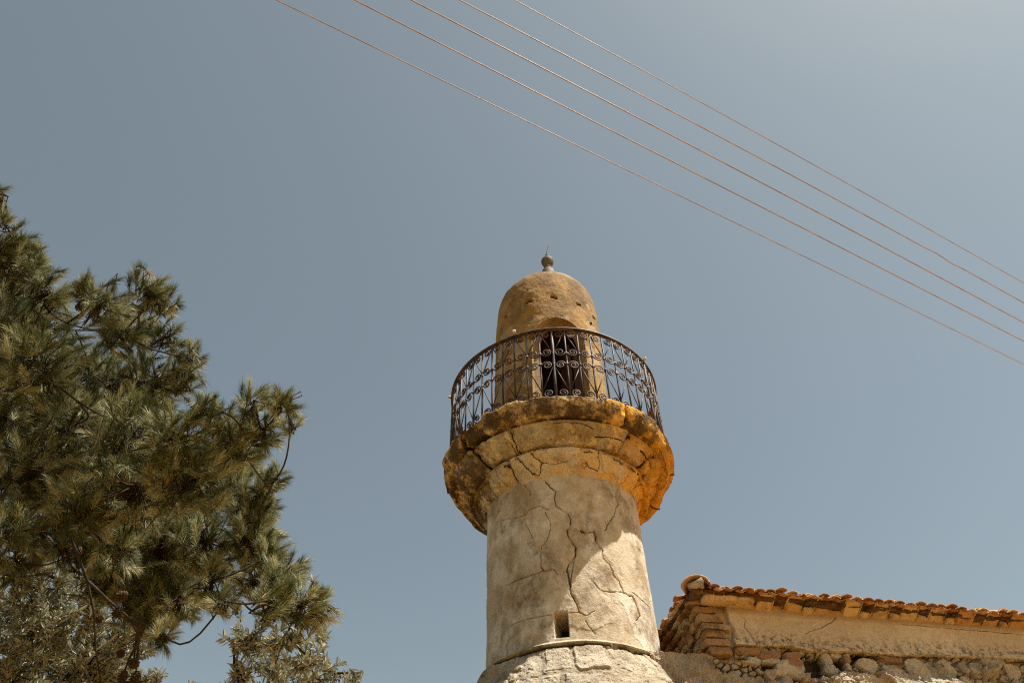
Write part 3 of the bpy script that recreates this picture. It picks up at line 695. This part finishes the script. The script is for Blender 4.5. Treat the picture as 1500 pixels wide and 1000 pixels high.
for nm in ('crack_shade', 'stone', 'brick'):
    me = bpy.data.objects['flank_wall'].data; a_ = me.attributes.new(nm, 'FLOAT', 'POINT'); a_.data.foreach_set('value', np.zeros(len(me.vertices), np.float32))
# tiled cornice: slanting bricks alternating with short barrel tiles
cz = 5.485; co = MB(); rs = np.random.default_rng(14)
co.add(*box(E1 * (.11) + NN * .075 + EZ * (cz + .05), E1, NN, EZ, .54, .16, .085, .006), a=.9)
def barrel(c, axis, side, up, length, r0, r1, thick, a0=0.0, a1=np.pi, var=.5, nl=3, na=10):
    t = np.linspace(a0, a1, na); V = []
    for rr_ in (0, thick):
        for l in np.linspace(0, 1, nl):
            r = r0 + (r1 - r0) * l - rr_
            V.append(c + axis * length * l + np.cos(t)[:, None] * r * side + np.sin(t)[:, None] * r * up)
    V = np.concatenate(V) ; Q = []
    f = grid_faces(nl, na); Q.append(f); Q.append(f[:, ::-1] + nl * na); m_ = nl * na
    for l in (0, nl - 1):
        b = np.arange(na - 1) + l * na; Q.append(np.stack([b, b + 1, b + 1 + m_, b + m_], -1))
    for j in (0, na - 1):
        b = np.arange(nl - 1) * na + j; Q.append(np.stack([b, b + na, b + na + m_, b + m_], -1))
    V = V + .003 * np.stack([vnoise(V * 9, 3), vnoise(V * 9, 4), vnoise(V * 9, 5)], -1)
    return V, np.concatenate(Q)
u = .42
while u < LEN - .2:
    p = .305 * rs.uniform(.95, 1.05); dz = rs.normal(0, .006) - .006 * u
    # slanted brick
    tilt = math.radians(28); ax = NN * math.cos(tilt) + EZ * math.sin(tilt); up = -NN * math.sin(tilt) + EZ * math.cos(tilt); sk = E1 + NN * rs.uniform(-.1, .1)
    co.add(*box(E1 * (u + .085) + NN * .07 + EZ * (cz + .052 + dz), sk / np.linalg.norm(sk), ax, up, .165, .22, .032, .005), a=rs.uniform())
    # barrel tile, hollow side down
    axb = NN * math.cos(math.radians(20)) + EZ * math.sin(math.radians(20)); upb = -NN * math.sin(math.radians(20)) + EZ * math.cos(math.radians(20))
    co.add(*barrel(E1 * (u + .235) + NN * (-.02) + EZ * (cz + .0 + dz), axb, E1, upb, .215, .072, .082, .016, var=.5), a=rs.uniform())
    if rs.uniform() < .45: co.add(*box(E1 * (u + .235) + NN * .03 + EZ * (cz + .012), E1, NN, EZ, .09, .10, .05, .018), a=.8)
    u += p
co.add(*box(E1 * (LEN / 2) + NN * (-.02) + EZ * (cz + .07), E1, NN, EZ, LEN, .10, .15, 0), a=.1)
cornice = co.build('cornice', CORNICE, bld)
# roof: rows of narrow barrel tiles with a double eave edge
PIT = math.radians(15); AXR = BK * math.cos(PIT) + EZ * math.sin(PIT); UPR = -BK * math.sin(PIT) + EZ * math.cos(PIT); AXL = E1 * math.cos(PIT) + EZ * math.sin(PIT); UPL = -E1 * math.sin(PIT) + EZ * math.cos(PIT)
rf = MB(); rs = np.random.default_rng(17); OV = .255; ez0 = cz + .085; DEP = 3.0; OL = .33
def slab(pts, t):
    P = np.array(pts); n_p = len(P); V = np.concatenate([P, P - EZ * t]); Q = [[i, (i + 1) % n_p, (i + 1) % n_p + n_p, i + n_p] for i in range(n_p)]
    return V, Q + ([list(range(4)), [7, 6, 5, 4]] if n_p == 4 else [])
def rp(u, v): return E1 * u - NN * v + EZ * (ez0 - .012 - .0095 * max(0, u) + math.tan(PIT) * min(v + OV, u + OL))     # hipped roof surface, v runs back from the wall face
rf.add(*slab([rp(-OL + .08, -OV + .08), rp(LEN, -OV + .15 + .015 * LEN), rp(LEN, DEP), rp(DEP + OV - OL, DEP)], .03), a=.0)
rf.add(*slab([rp(-OL + .08, -OV + .08), rp(DEP + OV - OL, DEP), rp(DEP + OV - OL, DEP + .01), rp(-OL + .08, DEP)], .03), a=.0)
w = .1165
def ov(u): return OV - .015 * max(0, u)
def dropz(u): return -.0095 * max(0, u)
def flat_tile(c, axis, side, up, ln, r0, r1, th_, a0=0.0, a1=np.pi, a=0.5, k=.50):
    V, Q = barrel(np.zeros(3), axis, side, up, ln, r0, r1, th_, a0, a1); d = V @ up - (V @ axis) * 0
    V = V - np.outer(V @ up, up) * (1 - k) + c; rf.add(V, Q, a=a)
for face in (0, 1):
    u = -.12 if face == 0 else -.02
    while u < (LEN if face == 0 else DEP):
        for r_ in range(3):
            if r_ * .33 > u + .1 + .15 * (face == 0): continue
            dz = rs.normal(0, .0045) - .012 * (rs.uniform() < .06); oo = rs.normal(0, .012) - .03 * (rs.uniform() < .08)
            if face == 0: flat_tile(E1 * (u + w / 2) + NN * (ov(u) + oo) + AXR * (r_ * .33) + EZ * (ez0 + dropz(u) + dz + .010 * (r_ > 0)), AXR, E1, UPR, min(.40, u + .38), .054, .047, .013, a=rs.uniform())
            else: flat_tile(E1 * (-OL - .02 + oo) + BK * (u + w / 2) + AXL * (r_ * .33) + EZ * (ez0 + dz + .010 * (r_ > 0)), AXL, -BK, UPL, min(.40, u + .22), .054, .047, .013, a=rs.uniform())
        if face == 0: flat_tile(E1 * (u + w) + NN * (ov(u) - .012 + rs.normal(0, .006)) + EZ * (ez0 + dropz(u) + .008 + rs.normal(0, .002)), AXR, E1, UPR, min(1.0, u + .2), .050, .050, .012, np.pi * 1.05, np.pi * 1.95, a=rs.uniform())
        else: flat_tile(E1 * (-OL - .01 + rs.normal(0, .006)) + BK * (u + w) + EZ * (ez0 + .008), AXL, -BK, UPL, min(1.0, u + .2), .050, .050, .012, np.pi * 1.05, np.pi * 1.95, a=rs.uniform())
        u += w
roof = rf.build('roof', TERRA, bld)
em = MB(); rs = np.random.default_rng(23); u = -.25
while u < LEN:
    l_ = rs.uniform(.10, .24); pj = rs.uniform(.09, .13)
    em.add(*box(E1 * (u + l_ / 2) + NN * (ov(u) - pj - .05) + EZ * (ez0 + dropz(u) - .018 + rs.normal(0, .003)), E1, NN, EZ, l_ * 1.05, .14, .026, .010), a=.2); u += l_
for k in range(16): em.add(*box(E1 * (-OL + .10) + BK * (-.1 + k * .19) + EZ * (ez0 - .02 + rs.normal(0, .004)), BK, E1, EZ, .2, .13, .03, .012), a=.2)
em.build('eave_shade_strip', EAVE_SHADE, roof)  # irregular dark strip put in as the shade between tiles and cornice
hp = MB(); hd = (BK * .86 + E1 * .5); hd = hd / np.linalg.norm(hd) * math.cos(.12) + EZ * math.sin(.12); hs_ = np.cross(hd, EZ); hs_ /= np.linalg.norm(hs_); hu = np.cross(hs_, hd)
hp.add(*barrel(-E1 * .27 + NN * .25 + EZ * (ez0 + .005), hd, hs_ * 1.15, hu * .82, .55, .125, .105, .018, nl=4, na=14), a=.6); hp.build('hip_tile', TERRA, roof)
mo = MB(); mo.add(*box(-E1 * .24 + NN * .20 + EZ * (ez0 + .03), hs_, hd, hu, .15, .12, .07, .03), a=.5); mort = mo.build('mortar', MASON, roof)
me = mort.data
for nm in ('crack_shade', 'stone', 'brick'):
    a_ = me.attributes.new(nm, 'FLOAT', 'POINT'); a_.data.foreach_set('value', np.full(len(me.vertices), .5 if nm == 'stone' else 0, np.float32))

# ------------------------------------------------------------------ overhead cables (a rack of five running parallel)
D = ray(3251, 1387); D = D / np.linalg.norm(D); hz = np.cross(D, [0, 0, 1.0]); PN = hz / np.linalg.norm(hz); PQ = at(960, 200, 9.0)
CB = [([(403, 0), (960, 268.6), (1500, 534)], .0062, 'thinnest overhead cable, lowest of the five and nearest the turret finial'),
      ([(518, 0), (960, 223.8), (1500, 500)], .0085, 'overhead cable second from the bottom, just above the thinnest one'),
      ([(600, 0), (960, 185), (1500, 473)], .0095, 'middle overhead cable with two cables on either side'),
      ([(670, 0), (960, 149), (1385, 381), (1500, 444)], .009, 'overhead cable with a small kink towards its right end'),
      ([(752, 0), (960, 112.5), (1500, 415)], .0075, 'uppermost of the five overhead cables, farthest from the turret')]
for pts, r_, lab in CB:
    W3 = np.array([on_plane(x, y, PQ, PN) for x, y in (pts[0], pts[1], pts[-1])]); s = (W3 - W3[0]) @ D
    cz_ = np.polyfit(s, W3[:, 2], 2); cx = np.polyfit(s, W3[:, 0], 1); cy = np.polyfit(s, W3[:, 1], 1); cz_[0] *= .6
    cz_[1:] = np.polyfit(s, W3[:, 2] - cz_[0] * s ** 2, 1)
    t = np.linspace(s.min() - 9, s.max() + 14, 90)
    P = np.stack([np.polyval(cx, t), np.polyval(cy, t), np.polyval(cz_, t)], -1)
    if len(pts) == 4:
        k = on_plane(1388, 383, PQ, PN); sk = (k - W3[0]) @ D
        t = np.sort(np.concatenate([t, np.linspace(sk - .9, sk + .9, 50)])); P = np.stack([np.polyval(cx, t), np.polyval(cy, t), np.polyval(cz_, t)], -1)
        P[:, 2] += .030 * np.exp(-((t - sk + .22) / .20) ** 2) - .035 * np.exp(-((t - sk - .12) / .16) ** 2)
    o_ = P[len(P) // 2].copy(); mb = MB(); mb.add(*tube(P - o_, r_ * .72, 8))
    c_ = mb.build('power_cable', CABLE); c_.location = o_; tag(c_, lab, 'cable', 'overhead cables above the minaret')

# ------------------------------------------------------------------ trees
def bent(a, b, rngl, n=7, sag=.08):
    t = np.linspace(0, 1, n)[:, None]; L = np.linalg.norm(b - a)
    off = rngl.normal(0, 1, 3) * L * .10; return a + (b - a) * t + np.sin(np.pi * t) * off + np.array([0, 0, -sag * L]) * np.sin(np.pi * t)
def unit(v): return v / (np.linalg.norm(v, axis=-1, keepdims=True) + 1e-12)
def connect(root_path, centres, rngl, wood, rmax, rmin, seg=6):
    """grow limbs: each cluster centre is joined to the nearest point of the wood that exists already"""
    nodes = [p for p in root_path]; todo = list(range(len(centres))); links = []
    load = [rmax * .8] * len(nodes)
    while todo:
        best = None
        for i in todo:
            d = [np.linalg.norm(centres[i] - p) + max(0, p[2] - centres[i][2]) * 1.5 for p in nodes]; j = int(np.argmin(d))
            if best is None or d[j] < best[0]: best = (d[j], i, j)
        _, i, j = best; todo.remove(i)
        path = bent(nodes[j], centres[i], rngl); r0 = max(rmin * 1.3, load[j] * .62)
        wood.add(*tube(path, np.linspace(r0, max(rmin, r0 * .55), len(path)), seg))
        for q_ in path[2:]: nodes.append(q_); load.append(max(rmin, r0 * .75))
    return nodes

def needles(tips, dirs, rngl, per, length, width, spread, stem):
    n = len(tips) * per
    ti = np.repeat(np.arange(len(tips)), per); d = dirs[ti]
    s = rngl.beta(1.4, 1.3, n); base = tips[ti] - d * (s * stem[ti])[:, None]
    rv = unit(rngl.normal(size=(n, 3))); perp = unit(rv - d * (rv * d).sum(1)[:, None])
    ang = np.radians(rngl.uniform(spread[0], spread[1], n)) * (.5 + .6 * s)
    nd = unit(d * np.cos(ang)[:, None] + perp * np.sin(ang)[:, None])
    ln = length * rngl.uniform(.7, 1.15, n)
    mid = base + nd * (ln * .55)[:, None]; tip = base + nd * ln[:, None] + np.array([0, 0, -1.0]) * (ln * .16)[:, None]
    sv = unit(np.cross(nd, rngl.normal(size=(n, 3)))) * width / 2
    V = np.stack([base - sv, base + sv, mid + sv * .9, mid - sv * .9, tip], 1).reshape(-1, 3)
    k = np.arange(n) * 5
    Q = np.stack([k, k + 1, k + 2, k + 3], -1); T = np.stack([k + 3, k + 2, k + 4], -1)
    tv = np.clip(rngl.normal(.42, .25, len(tips)), 0, .93); tv[rngl.uniform(size=len(tips)) < .003] = 1.0
    var = np.clip(tv[ti] + rngl.normal(0, .20, n), 0, np.where(tv[ti] > .99, 1.0, .94)); var[rngl.uniform(size=n) < .012] = 1.0
    return V, Q, T, np.repeat(var, 5)

def pine(name, base, trunk_top, clusters, label, seed):
    rl = np.random.default_rng(seed); root = tag(empty(name, base), label, 'tree')
    wood = MB(); path = bent(np.array(base), np.array(trunk_top), rl, 12, 0)
    wood.add(*tube(path - base, np.linspace(.19, .05, 12), 12))
    cs = [at(x, y, d) for x, y, r_, d, n_ in clusters]
    wd = MB(); connect(path[4:], cs, rl, wd, .07, .0045)
    wood.build('trunk', BARK, root)
    tips = []; dirs = []; stems = []
    ctr = np.array(trunk_top)
    for (x, y, r_, d, dens), c in zip(clusters, cs):
        rw = r_ * d / FPX; n = max(5, int(dens * 86 * (rw / .25) ** 1.8))
        out = unit(c - ctr)
        for i in range(n):
            v = rl.normal(size=3); v = v / np.linalg.norm(v)
            p = c + v * rw * rl.uniform(.35, 1.0) ** .6 * np.array([1, 1.25, .92])
            dr_ = unit(.75 * (p - c) / rw + .22 * out + np.array([0, 0, .55 if rl.uniform() < .85 else -.3]) + rl.normal(0, .25, 3))
            ln = min(rl.uniform(.10, .22), .04 + .75 * np.linalg.norm(p - c))
            st = p - dr_ * ln; inner_ = c + (p - c) * .15
            twig = np.stack([inner_, (inner_ + st) / 2 + rl.normal(0, .02, 3) + np.array([0, 0, -.015]), st, p - dr_ * .03])
            wd.add(*tube(twig, [.004, .004, .003, .002], 4, cap=False))
            tips.append(p); dirs.append(dr_); stems.append(ln * rl.uniform(.55, .9))
    for line in HANG:                       # bare twigs that carry the low cones
        P = np.array([at(x, y, 4.5 + .02 * i) for i, (x, y) in enumerate(line)]); wd.add(*tube(P, np.linspace(.010, .004, len(P)), 5))
    wd.build('branches', BARK, root, shift=base)
    V, Q, T, var = needles(np.array(tips), np.array(dirs), rl, 130, .078, .0016, (5, 50), np.array(stems))
    cr = MB(); cr.add(V - np.array(base), Q, T, var); cr.build('crown', NEEDLE, root, smooth=False)
    return root, len(tips)
HANG = ([(205, 905), (200, 930), (196, 968)], [(205, 905), (203, 940), (199, 985)], [(203, 940), (190, 962), (181, 985)], [(190, 905), (215, 930), (237, 936)], [(125, 745), (130, 760), (137, 784)], [(90, 755), (105, 790), (128, 850), (138, 900), (140, 950), (150, 1010)], [(128, 850), (160, 880), (190, 905), (205, 935)], [(60, 790), (70, 792)], [(205, 480), (203, 466), (204, 452)])
PINE = [
    (20, 400, 47, 5.0, 1.0), (70, 430, 39, 4.56, 1.0), (15, 480, 56, 4.62, 1.0), (60, 540, 64, 4.38, 1.0), (10, 600, 64, 4.73, 1.0), (2, 300, 13, 5.01, 1.0),
    (28, 362, 17, 5.11, 1.0), (52, 370, 11, 4.99, 1.0), (150, 440, 39, 4.37, 1.0), (215, 425, 34, 4.62, 1.0), (240, 440, 26, 4.75, 1.0), (125, 425, 21, 4.36, 1.0),
    (180, 490, 39, 4.75, 1.0), (245, 490, 32, 5.09, 1.0), (280, 525, 24, 4.98, 1.0), (230, 560, 47, 5.01, 1.0), (270, 560, 26, 5.01, 1.0), (110, 620, 64, 4.89, 1.0),
    (190, 630, 64, 4.47, 1.0), (260, 640, 56, 4.2, 1.0), (60, 690, 64, 4.68, 1.0), (325, 615, 34, 4.42, 1.0), (375, 590, 30, 4.4, 1.0), (415, 590, 29, 4.26, 1.0),
    (425, 620, 18, 4.66, 1.0), (385, 630, 30, 4.38, 1.0), (350, 650, 39, 4.44, 1.0), (405, 700, 21, 4.68, 1.0), (300, 600, 26, 4.21, 1.0), (280, 700, 64, 4.23, 1.0),
    (360, 720, 47, 5.39, 1.0), (385, 745, 27, 5.36, 1.0), (200, 720, 64, 4.31, 1.0), (120, 740, 51, 4.18, 1.0), (10, 700, 51, 4.75, 1.0), (300, 790, 56, 4.78, 1.0),
    (370, 785, 39, 4.68, 1.0), (240, 800, 64, 5.4, 1.0), (170, 800, 43, 4.44, 1.0), (395, 815, 21, 4.46, 1.0), (260, 870, 44, 5.36, 1.0), (200, 880, 43, 5.61, 1.0),
    (310, 850, 39, 4.39, 1.0), (240, 930, 21, 4.21, 1.0), (330, 880, 21, 4.04, 1.0), (410, 850, 30, 4.03, 1.0), (440, 880, 39, 3.96, 1.0), (400, 880, 34, 3.84, 1.0),
    (475, 885, 24, 4.04, 1.0), (450, 905, 30, 4.33, 1.0), (20, 780, 47, 4.13, 1.0), (-120, 350, 96, 5.39, 0.55), (-120, 520, 118, 5.35, 0.55), (-130, 700, 118, 4.65, 0.55),
    (-120, 850, 107, 5.43, 0.55), (-320, 450, 128, 5.05, 0.55), (-330, 700, 128, 4.88, 0.55), (-250, 250, 96, 5.04, 0.55), (60, 480, 68, 5.73, 0.8), (90, 620, 77, 5.72, 0.8),
    (180, 560, 51, 5.72, 0.8), (220, 660, 77, 5.89, 0.8), (290, 720, 68, 5.7, 0.8), (150, 700, 68, 5.66, 0.8), (330, 660, 43, 5.98, 0.8), (250, 770, 68, 5.69, 0.8),
    (60, 590, 68, 5.83, 0.8), (4, 285, 13, 4.8, 1.0), (8, 330, 15, 4.8, 1.0), (30, 350, 20, 4.9, 1.0), (5, 375, 36, 4.87, 1.0), (50, 395, 28, 4.85, 1.0),
    (95, 800, 36, 5.55, 0.8), (60, 760, 46, 5.65, 0.8), (30, 820, 42, 5.55, 0.7), (140, 840, 46, 5.65, 0.8), (180, 830, 56, 5.75, 0.9), (250, 860, 56, 5.75, 0.9),
    (230, 900, 42, 5.45, 0.9), (160, 640, 56, 6.15, 0.8), (40, 520, 70, 6.2, 1.0), (120, 560, 70, 6.2, 1.0), (200, 600, 70, 6.2, 1.0), (60, 650, 80, 6.2, 1.0),
    (150, 690, 80, 6.3, 1.0), (240, 700, 70, 6.2, 1.0), (310, 700, 50, 6.1, 1.0), (200, 780, 70, 6.2, 1.0), (120, 780, 60, 6.2, 1.0), (280, 820, 55, 6.1, 1.0),
    (30, 450, 50, 6.1, 1.0), (190, 480, 40, 6.0, 1.0), (360, 660, 40, 6.0, 1.0), (230, 850, 45, 6.0, 1.0), (372, 735, 34, 4.9, 1.0), (385, 770, 34, 4.8, 1.0),
    (395, 805, 32, 4.75, 1.0), (365, 800, 36, 5.3, 1.0), (420, 835, 34, 4.7, 1.0), (375, 850, 36, 5.2, 1.0), (400, 705, 24, 4.9, 1.0),
]
PB = np.array([-5.6, 4.2, 0.0])
pine_t, n_t = pine('pine_tree', PB, (-5.3, 4.5, 7.6), PINE, 'large pine with long needle tufts and brown cones, reaching in from the left edge', 3)
print('pine twigs', n_t)
def cone_mesh(rl, size):
    mb = MB(); n = 46
    mb.add(*lathe([(0, -.5 * size), (.2 * size, -.42 * size), (.3 * size, -.1 * size), (.2 * size, .3 * size), (0, .5 * size)], 10))
    for i in range(n):
        t = (i + .5) / n; a = i * 2.399; r_ = size * (.36 * math.sin(np.pi * (t * .88 + .07)) + .06); z = size * (t - .5)
        d = np.array([math.cos(a), math.sin(a), .35 + t * .5]); s_ = np.array([-math.sin(a), math.cos(a), 0]); p = np.array([math.cos(a) * r_ * .55, math.sin(a) * r_ * .55, z])
        w = size * .11; V = np.array([p - s_ * w * .5, p + s_ * w * .5, p + d * r_ * .55 + s_ * w, p + d * r_ * .55 - s_ * w, p + d * r_ * .72])
        V2 = V + np.array([0, 0, size * .035])
        mb.add(np.concatenate([V, V2]), [[0, 1, 2, 3], [5, 8, 7, 6], [0, 3, 8, 5], [1, 6, 7, 2]], [[3, 2, 4], [8, 9, 7], [2, 7, 9], [2, 9, 4], [3, 9, 8], [3, 4, 9]])
    return mb
rl = np.random.default_rng(9)
CONES = [(70, 794, 4.6), (137, 786, 4.6), (115, 806, 4.6), (180, 872, 4.5), (196, 970, 4.5), (199, 990, 4.5), (181, 988, 4.5), (237, 938, 4.5), (176, 956, 4.5), (118, 449, 4.6), (132, 447, 4.65), (205, 452, 4.6), (195, 450, 4.65), (52, 812, 4.6), (340, 862, 4.6), (172, 895, 4.5), (146, 905, 4.5)]
proto = cone_mesh(rl, .060)
c0 = None
for x, y, d in CONES:
    if c0 is None: c0 = proto.build('pine_cone', CONE, pine_t); c = c0
    else: c = c0.copy(); COL.objects.link(c); c.parent = pine_t
    c.location = at(x, y, d) - PB; c.rotation_euler = (math.pi + rl.normal(0, .5), rl.normal(0, .5), rl.uniform(0, 6)); s = rl.uniform(.8, 1.15); c.scale = (s, s, s)
def olive(name, base, clusters, label, seed, leaf=.074):
    rl = np.random.default_rng(seed); root = tag(empty(name, base), label, 'tree', 'olive trees below the pine'); base = np.array(base)
    wood = MB(); top = np.mean([at(x, y, d) for x, y, r_, d, n_ in clusters], 0) + np.array([0, 0, -.5])
    path = bent(base, top, rl, 10, 0); wood.add(*tube(path - base, np.linspace(.17, .05, 10), 10)); wood.build('trunk', BARK, root)
    cs = [at(x, y, d) for x, y, r_, d, n_ in clusters]; wd = MB(); connect(path[3:], cs, rl, wd, .07, .008)
    LV = []; 
    for (x, y, r_, d, dens), c in zip(clusters, cs):
        rw = r_ * d / FPX; n = int(dens * 34 * (rw / .25) ** 1.9)
        for i in range(n):
            v = unit(rl.normal(size=3)); p = c + v * rw * rl.uniform(.2, 1.0) ** .55
            dr_ = unit(.7 * v + np.array([0, 0, .55]) + rl.normal(0, .35, 3)); ln = min(rl.uniform(.14, .26), .06 + .8 * np.linalg.norm(p - c))
            a_ = p - dr_ * ln
            wd.add(*tube(np.stack([c + (p - c) * .2, a_, p]), [.005, .004, .002], 4, cap=False))
            k = max(3, int(ln / .013)); s = np.linspace(.0, 1, k)
            ph0 = rl.uniform(0, 6)
            a1 = unit(np.cross(dr_, rl.normal(size=3))); a2 = np.cross(dr_, a1)
            for j in range(k):
                for e in (0, 1):
                    an = ph0 + j * 1.57 + e * np.pi; o_ = a1 * math.cos(an) + a2 * math.sin(an)
                    LV.append((a_ + dr_ * ln * s[j], unit(dr_ * rl.uniform(.5, 1.0) + o_ * .8 + rl.normal(0, .15, 3)), leaf * rl.uniform(.65, 1.15)))
    wd.build('branches', BARK, root, shift=base)
    P = np.array([l[0] for l in LV]); Dn = np.array([l[1] for l in LV]); S = np.array([l[2] for l in LV]); n = len(P)
    w = unit(np.cross(Dn, np.array([0, 0, 1.0]) + rl.normal(0, .45, (n, 3)))); up = np.cross(w, Dn)
    hw = (S * .15)[:, None]
    V = np.stack([P, P + Dn * (S * .38)[:, None] + w * hw + up * hw * .35, P + Dn * (S * .72)[:, None] + w * hw * .8 + up * hw * .25, P + Dn * S[:, None] - up * hw * .3,
                  P + Dn * (S * .72)[:, None] - w * hw * .8 + up * hw * .25, P + Dn * (S * .38)[:, None] - w * hw + up * hw * .35], 1).reshape(-1, 3)
    k = np.arange(n) * 6; Q = np.concatenate([np.stack([k, k + 1, k + 2, k + 3], -1), np.stack([k, k + 3, k + 4, k + 5], -1)])
    var = np.clip(rl.normal(.45, .22, n), 0, .94); var[rl.uniform(size=n) < .006] = 1
    cr = MB(); cr.add(V - base, Q, None, np.repeat(var, 6)); cr.build('crown', OLIVE, root, smooth=False); print(name, 'leaves', n)
    return root
OL1 = [
    (40, 850, 29, 7.64, 0.62), (20, 900, 51, 7.76, 0.62), (90, 880, 38, 7.65, 0.62), (110, 930, 55, 8.04, 0.62), (40, 960, 63, 7.88, 0.62), (150, 970, 55, 7.72, 0.62),
    (205, 935, 34, 7.76, 0.62), (70, 1010, 68, 7.66, 0.62), (170, 1020, 51, 8.07, 0.62), (230, 990, 21, 7.4, 0.62), (60, 820, 21, 7.82, 0.62), (20, 1060, 76, 7.7, 0.62),
    (150, 1080, 76, 7.24, 0.62), (-80, 950, 85, 7.47, 0.62), (-100, 1080, 93, 8.03, 0.62), (60, 825, 30, 7.4, 0.62), (20, 850, 45, 7.3, 0.62), (90, 850, 34, 7.4, 0.62),
    (130, 890, 45, 7.3, 0.62), (180, 900, 40, 7.5, 0.62), (60, 920, 60, 7.2, 0.62), (130, 960, 60, 7.3, 0.62), (10, 990, 60, 7.2, 0.62),
]
OL2 = [
    (440, 842, 13, 7.25, 0.63), (460, 850, 11, 6.71, 0.63), (370, 930, 35, 6.91, 0.63), (420, 930, 39, 6.71, 0.63), (400, 970, 46, 7.28, 0.63), (350, 985, 29, 6.78, 0.63),
    (450, 960, 34, 6.74, 0.63), (470, 930, 21, 7.39, 0.63), (490, 985, 23, 7.01, 0.63), (520, 985, 17, 6.92, 0.63), (275, 1014, 17, 6.73, 0.63), (395, 890, 25, 6.97, 0.63),
    (420, 1020, 59, 6.96, 0.63), (340, 1040, 42, 7.07, 0.63), (500, 1030, 42, 6.7, 0.63), (355, 880, 18, 6.8, 0.63), (345, 940, 21, 6.85, 0.63), (430, 1090, 68, 7.01, 0.63),
]
olive('olive_tree', (-6.0, 8.8, 0), OL1, 'silvery olive tree under the pine at the lower left corner', 5)
olive('olive_tree', (-2.4, 7.9, 0), OL2, 'olive tree with small dark leaves standing alone below the pine branch nearest the minaret', 6)
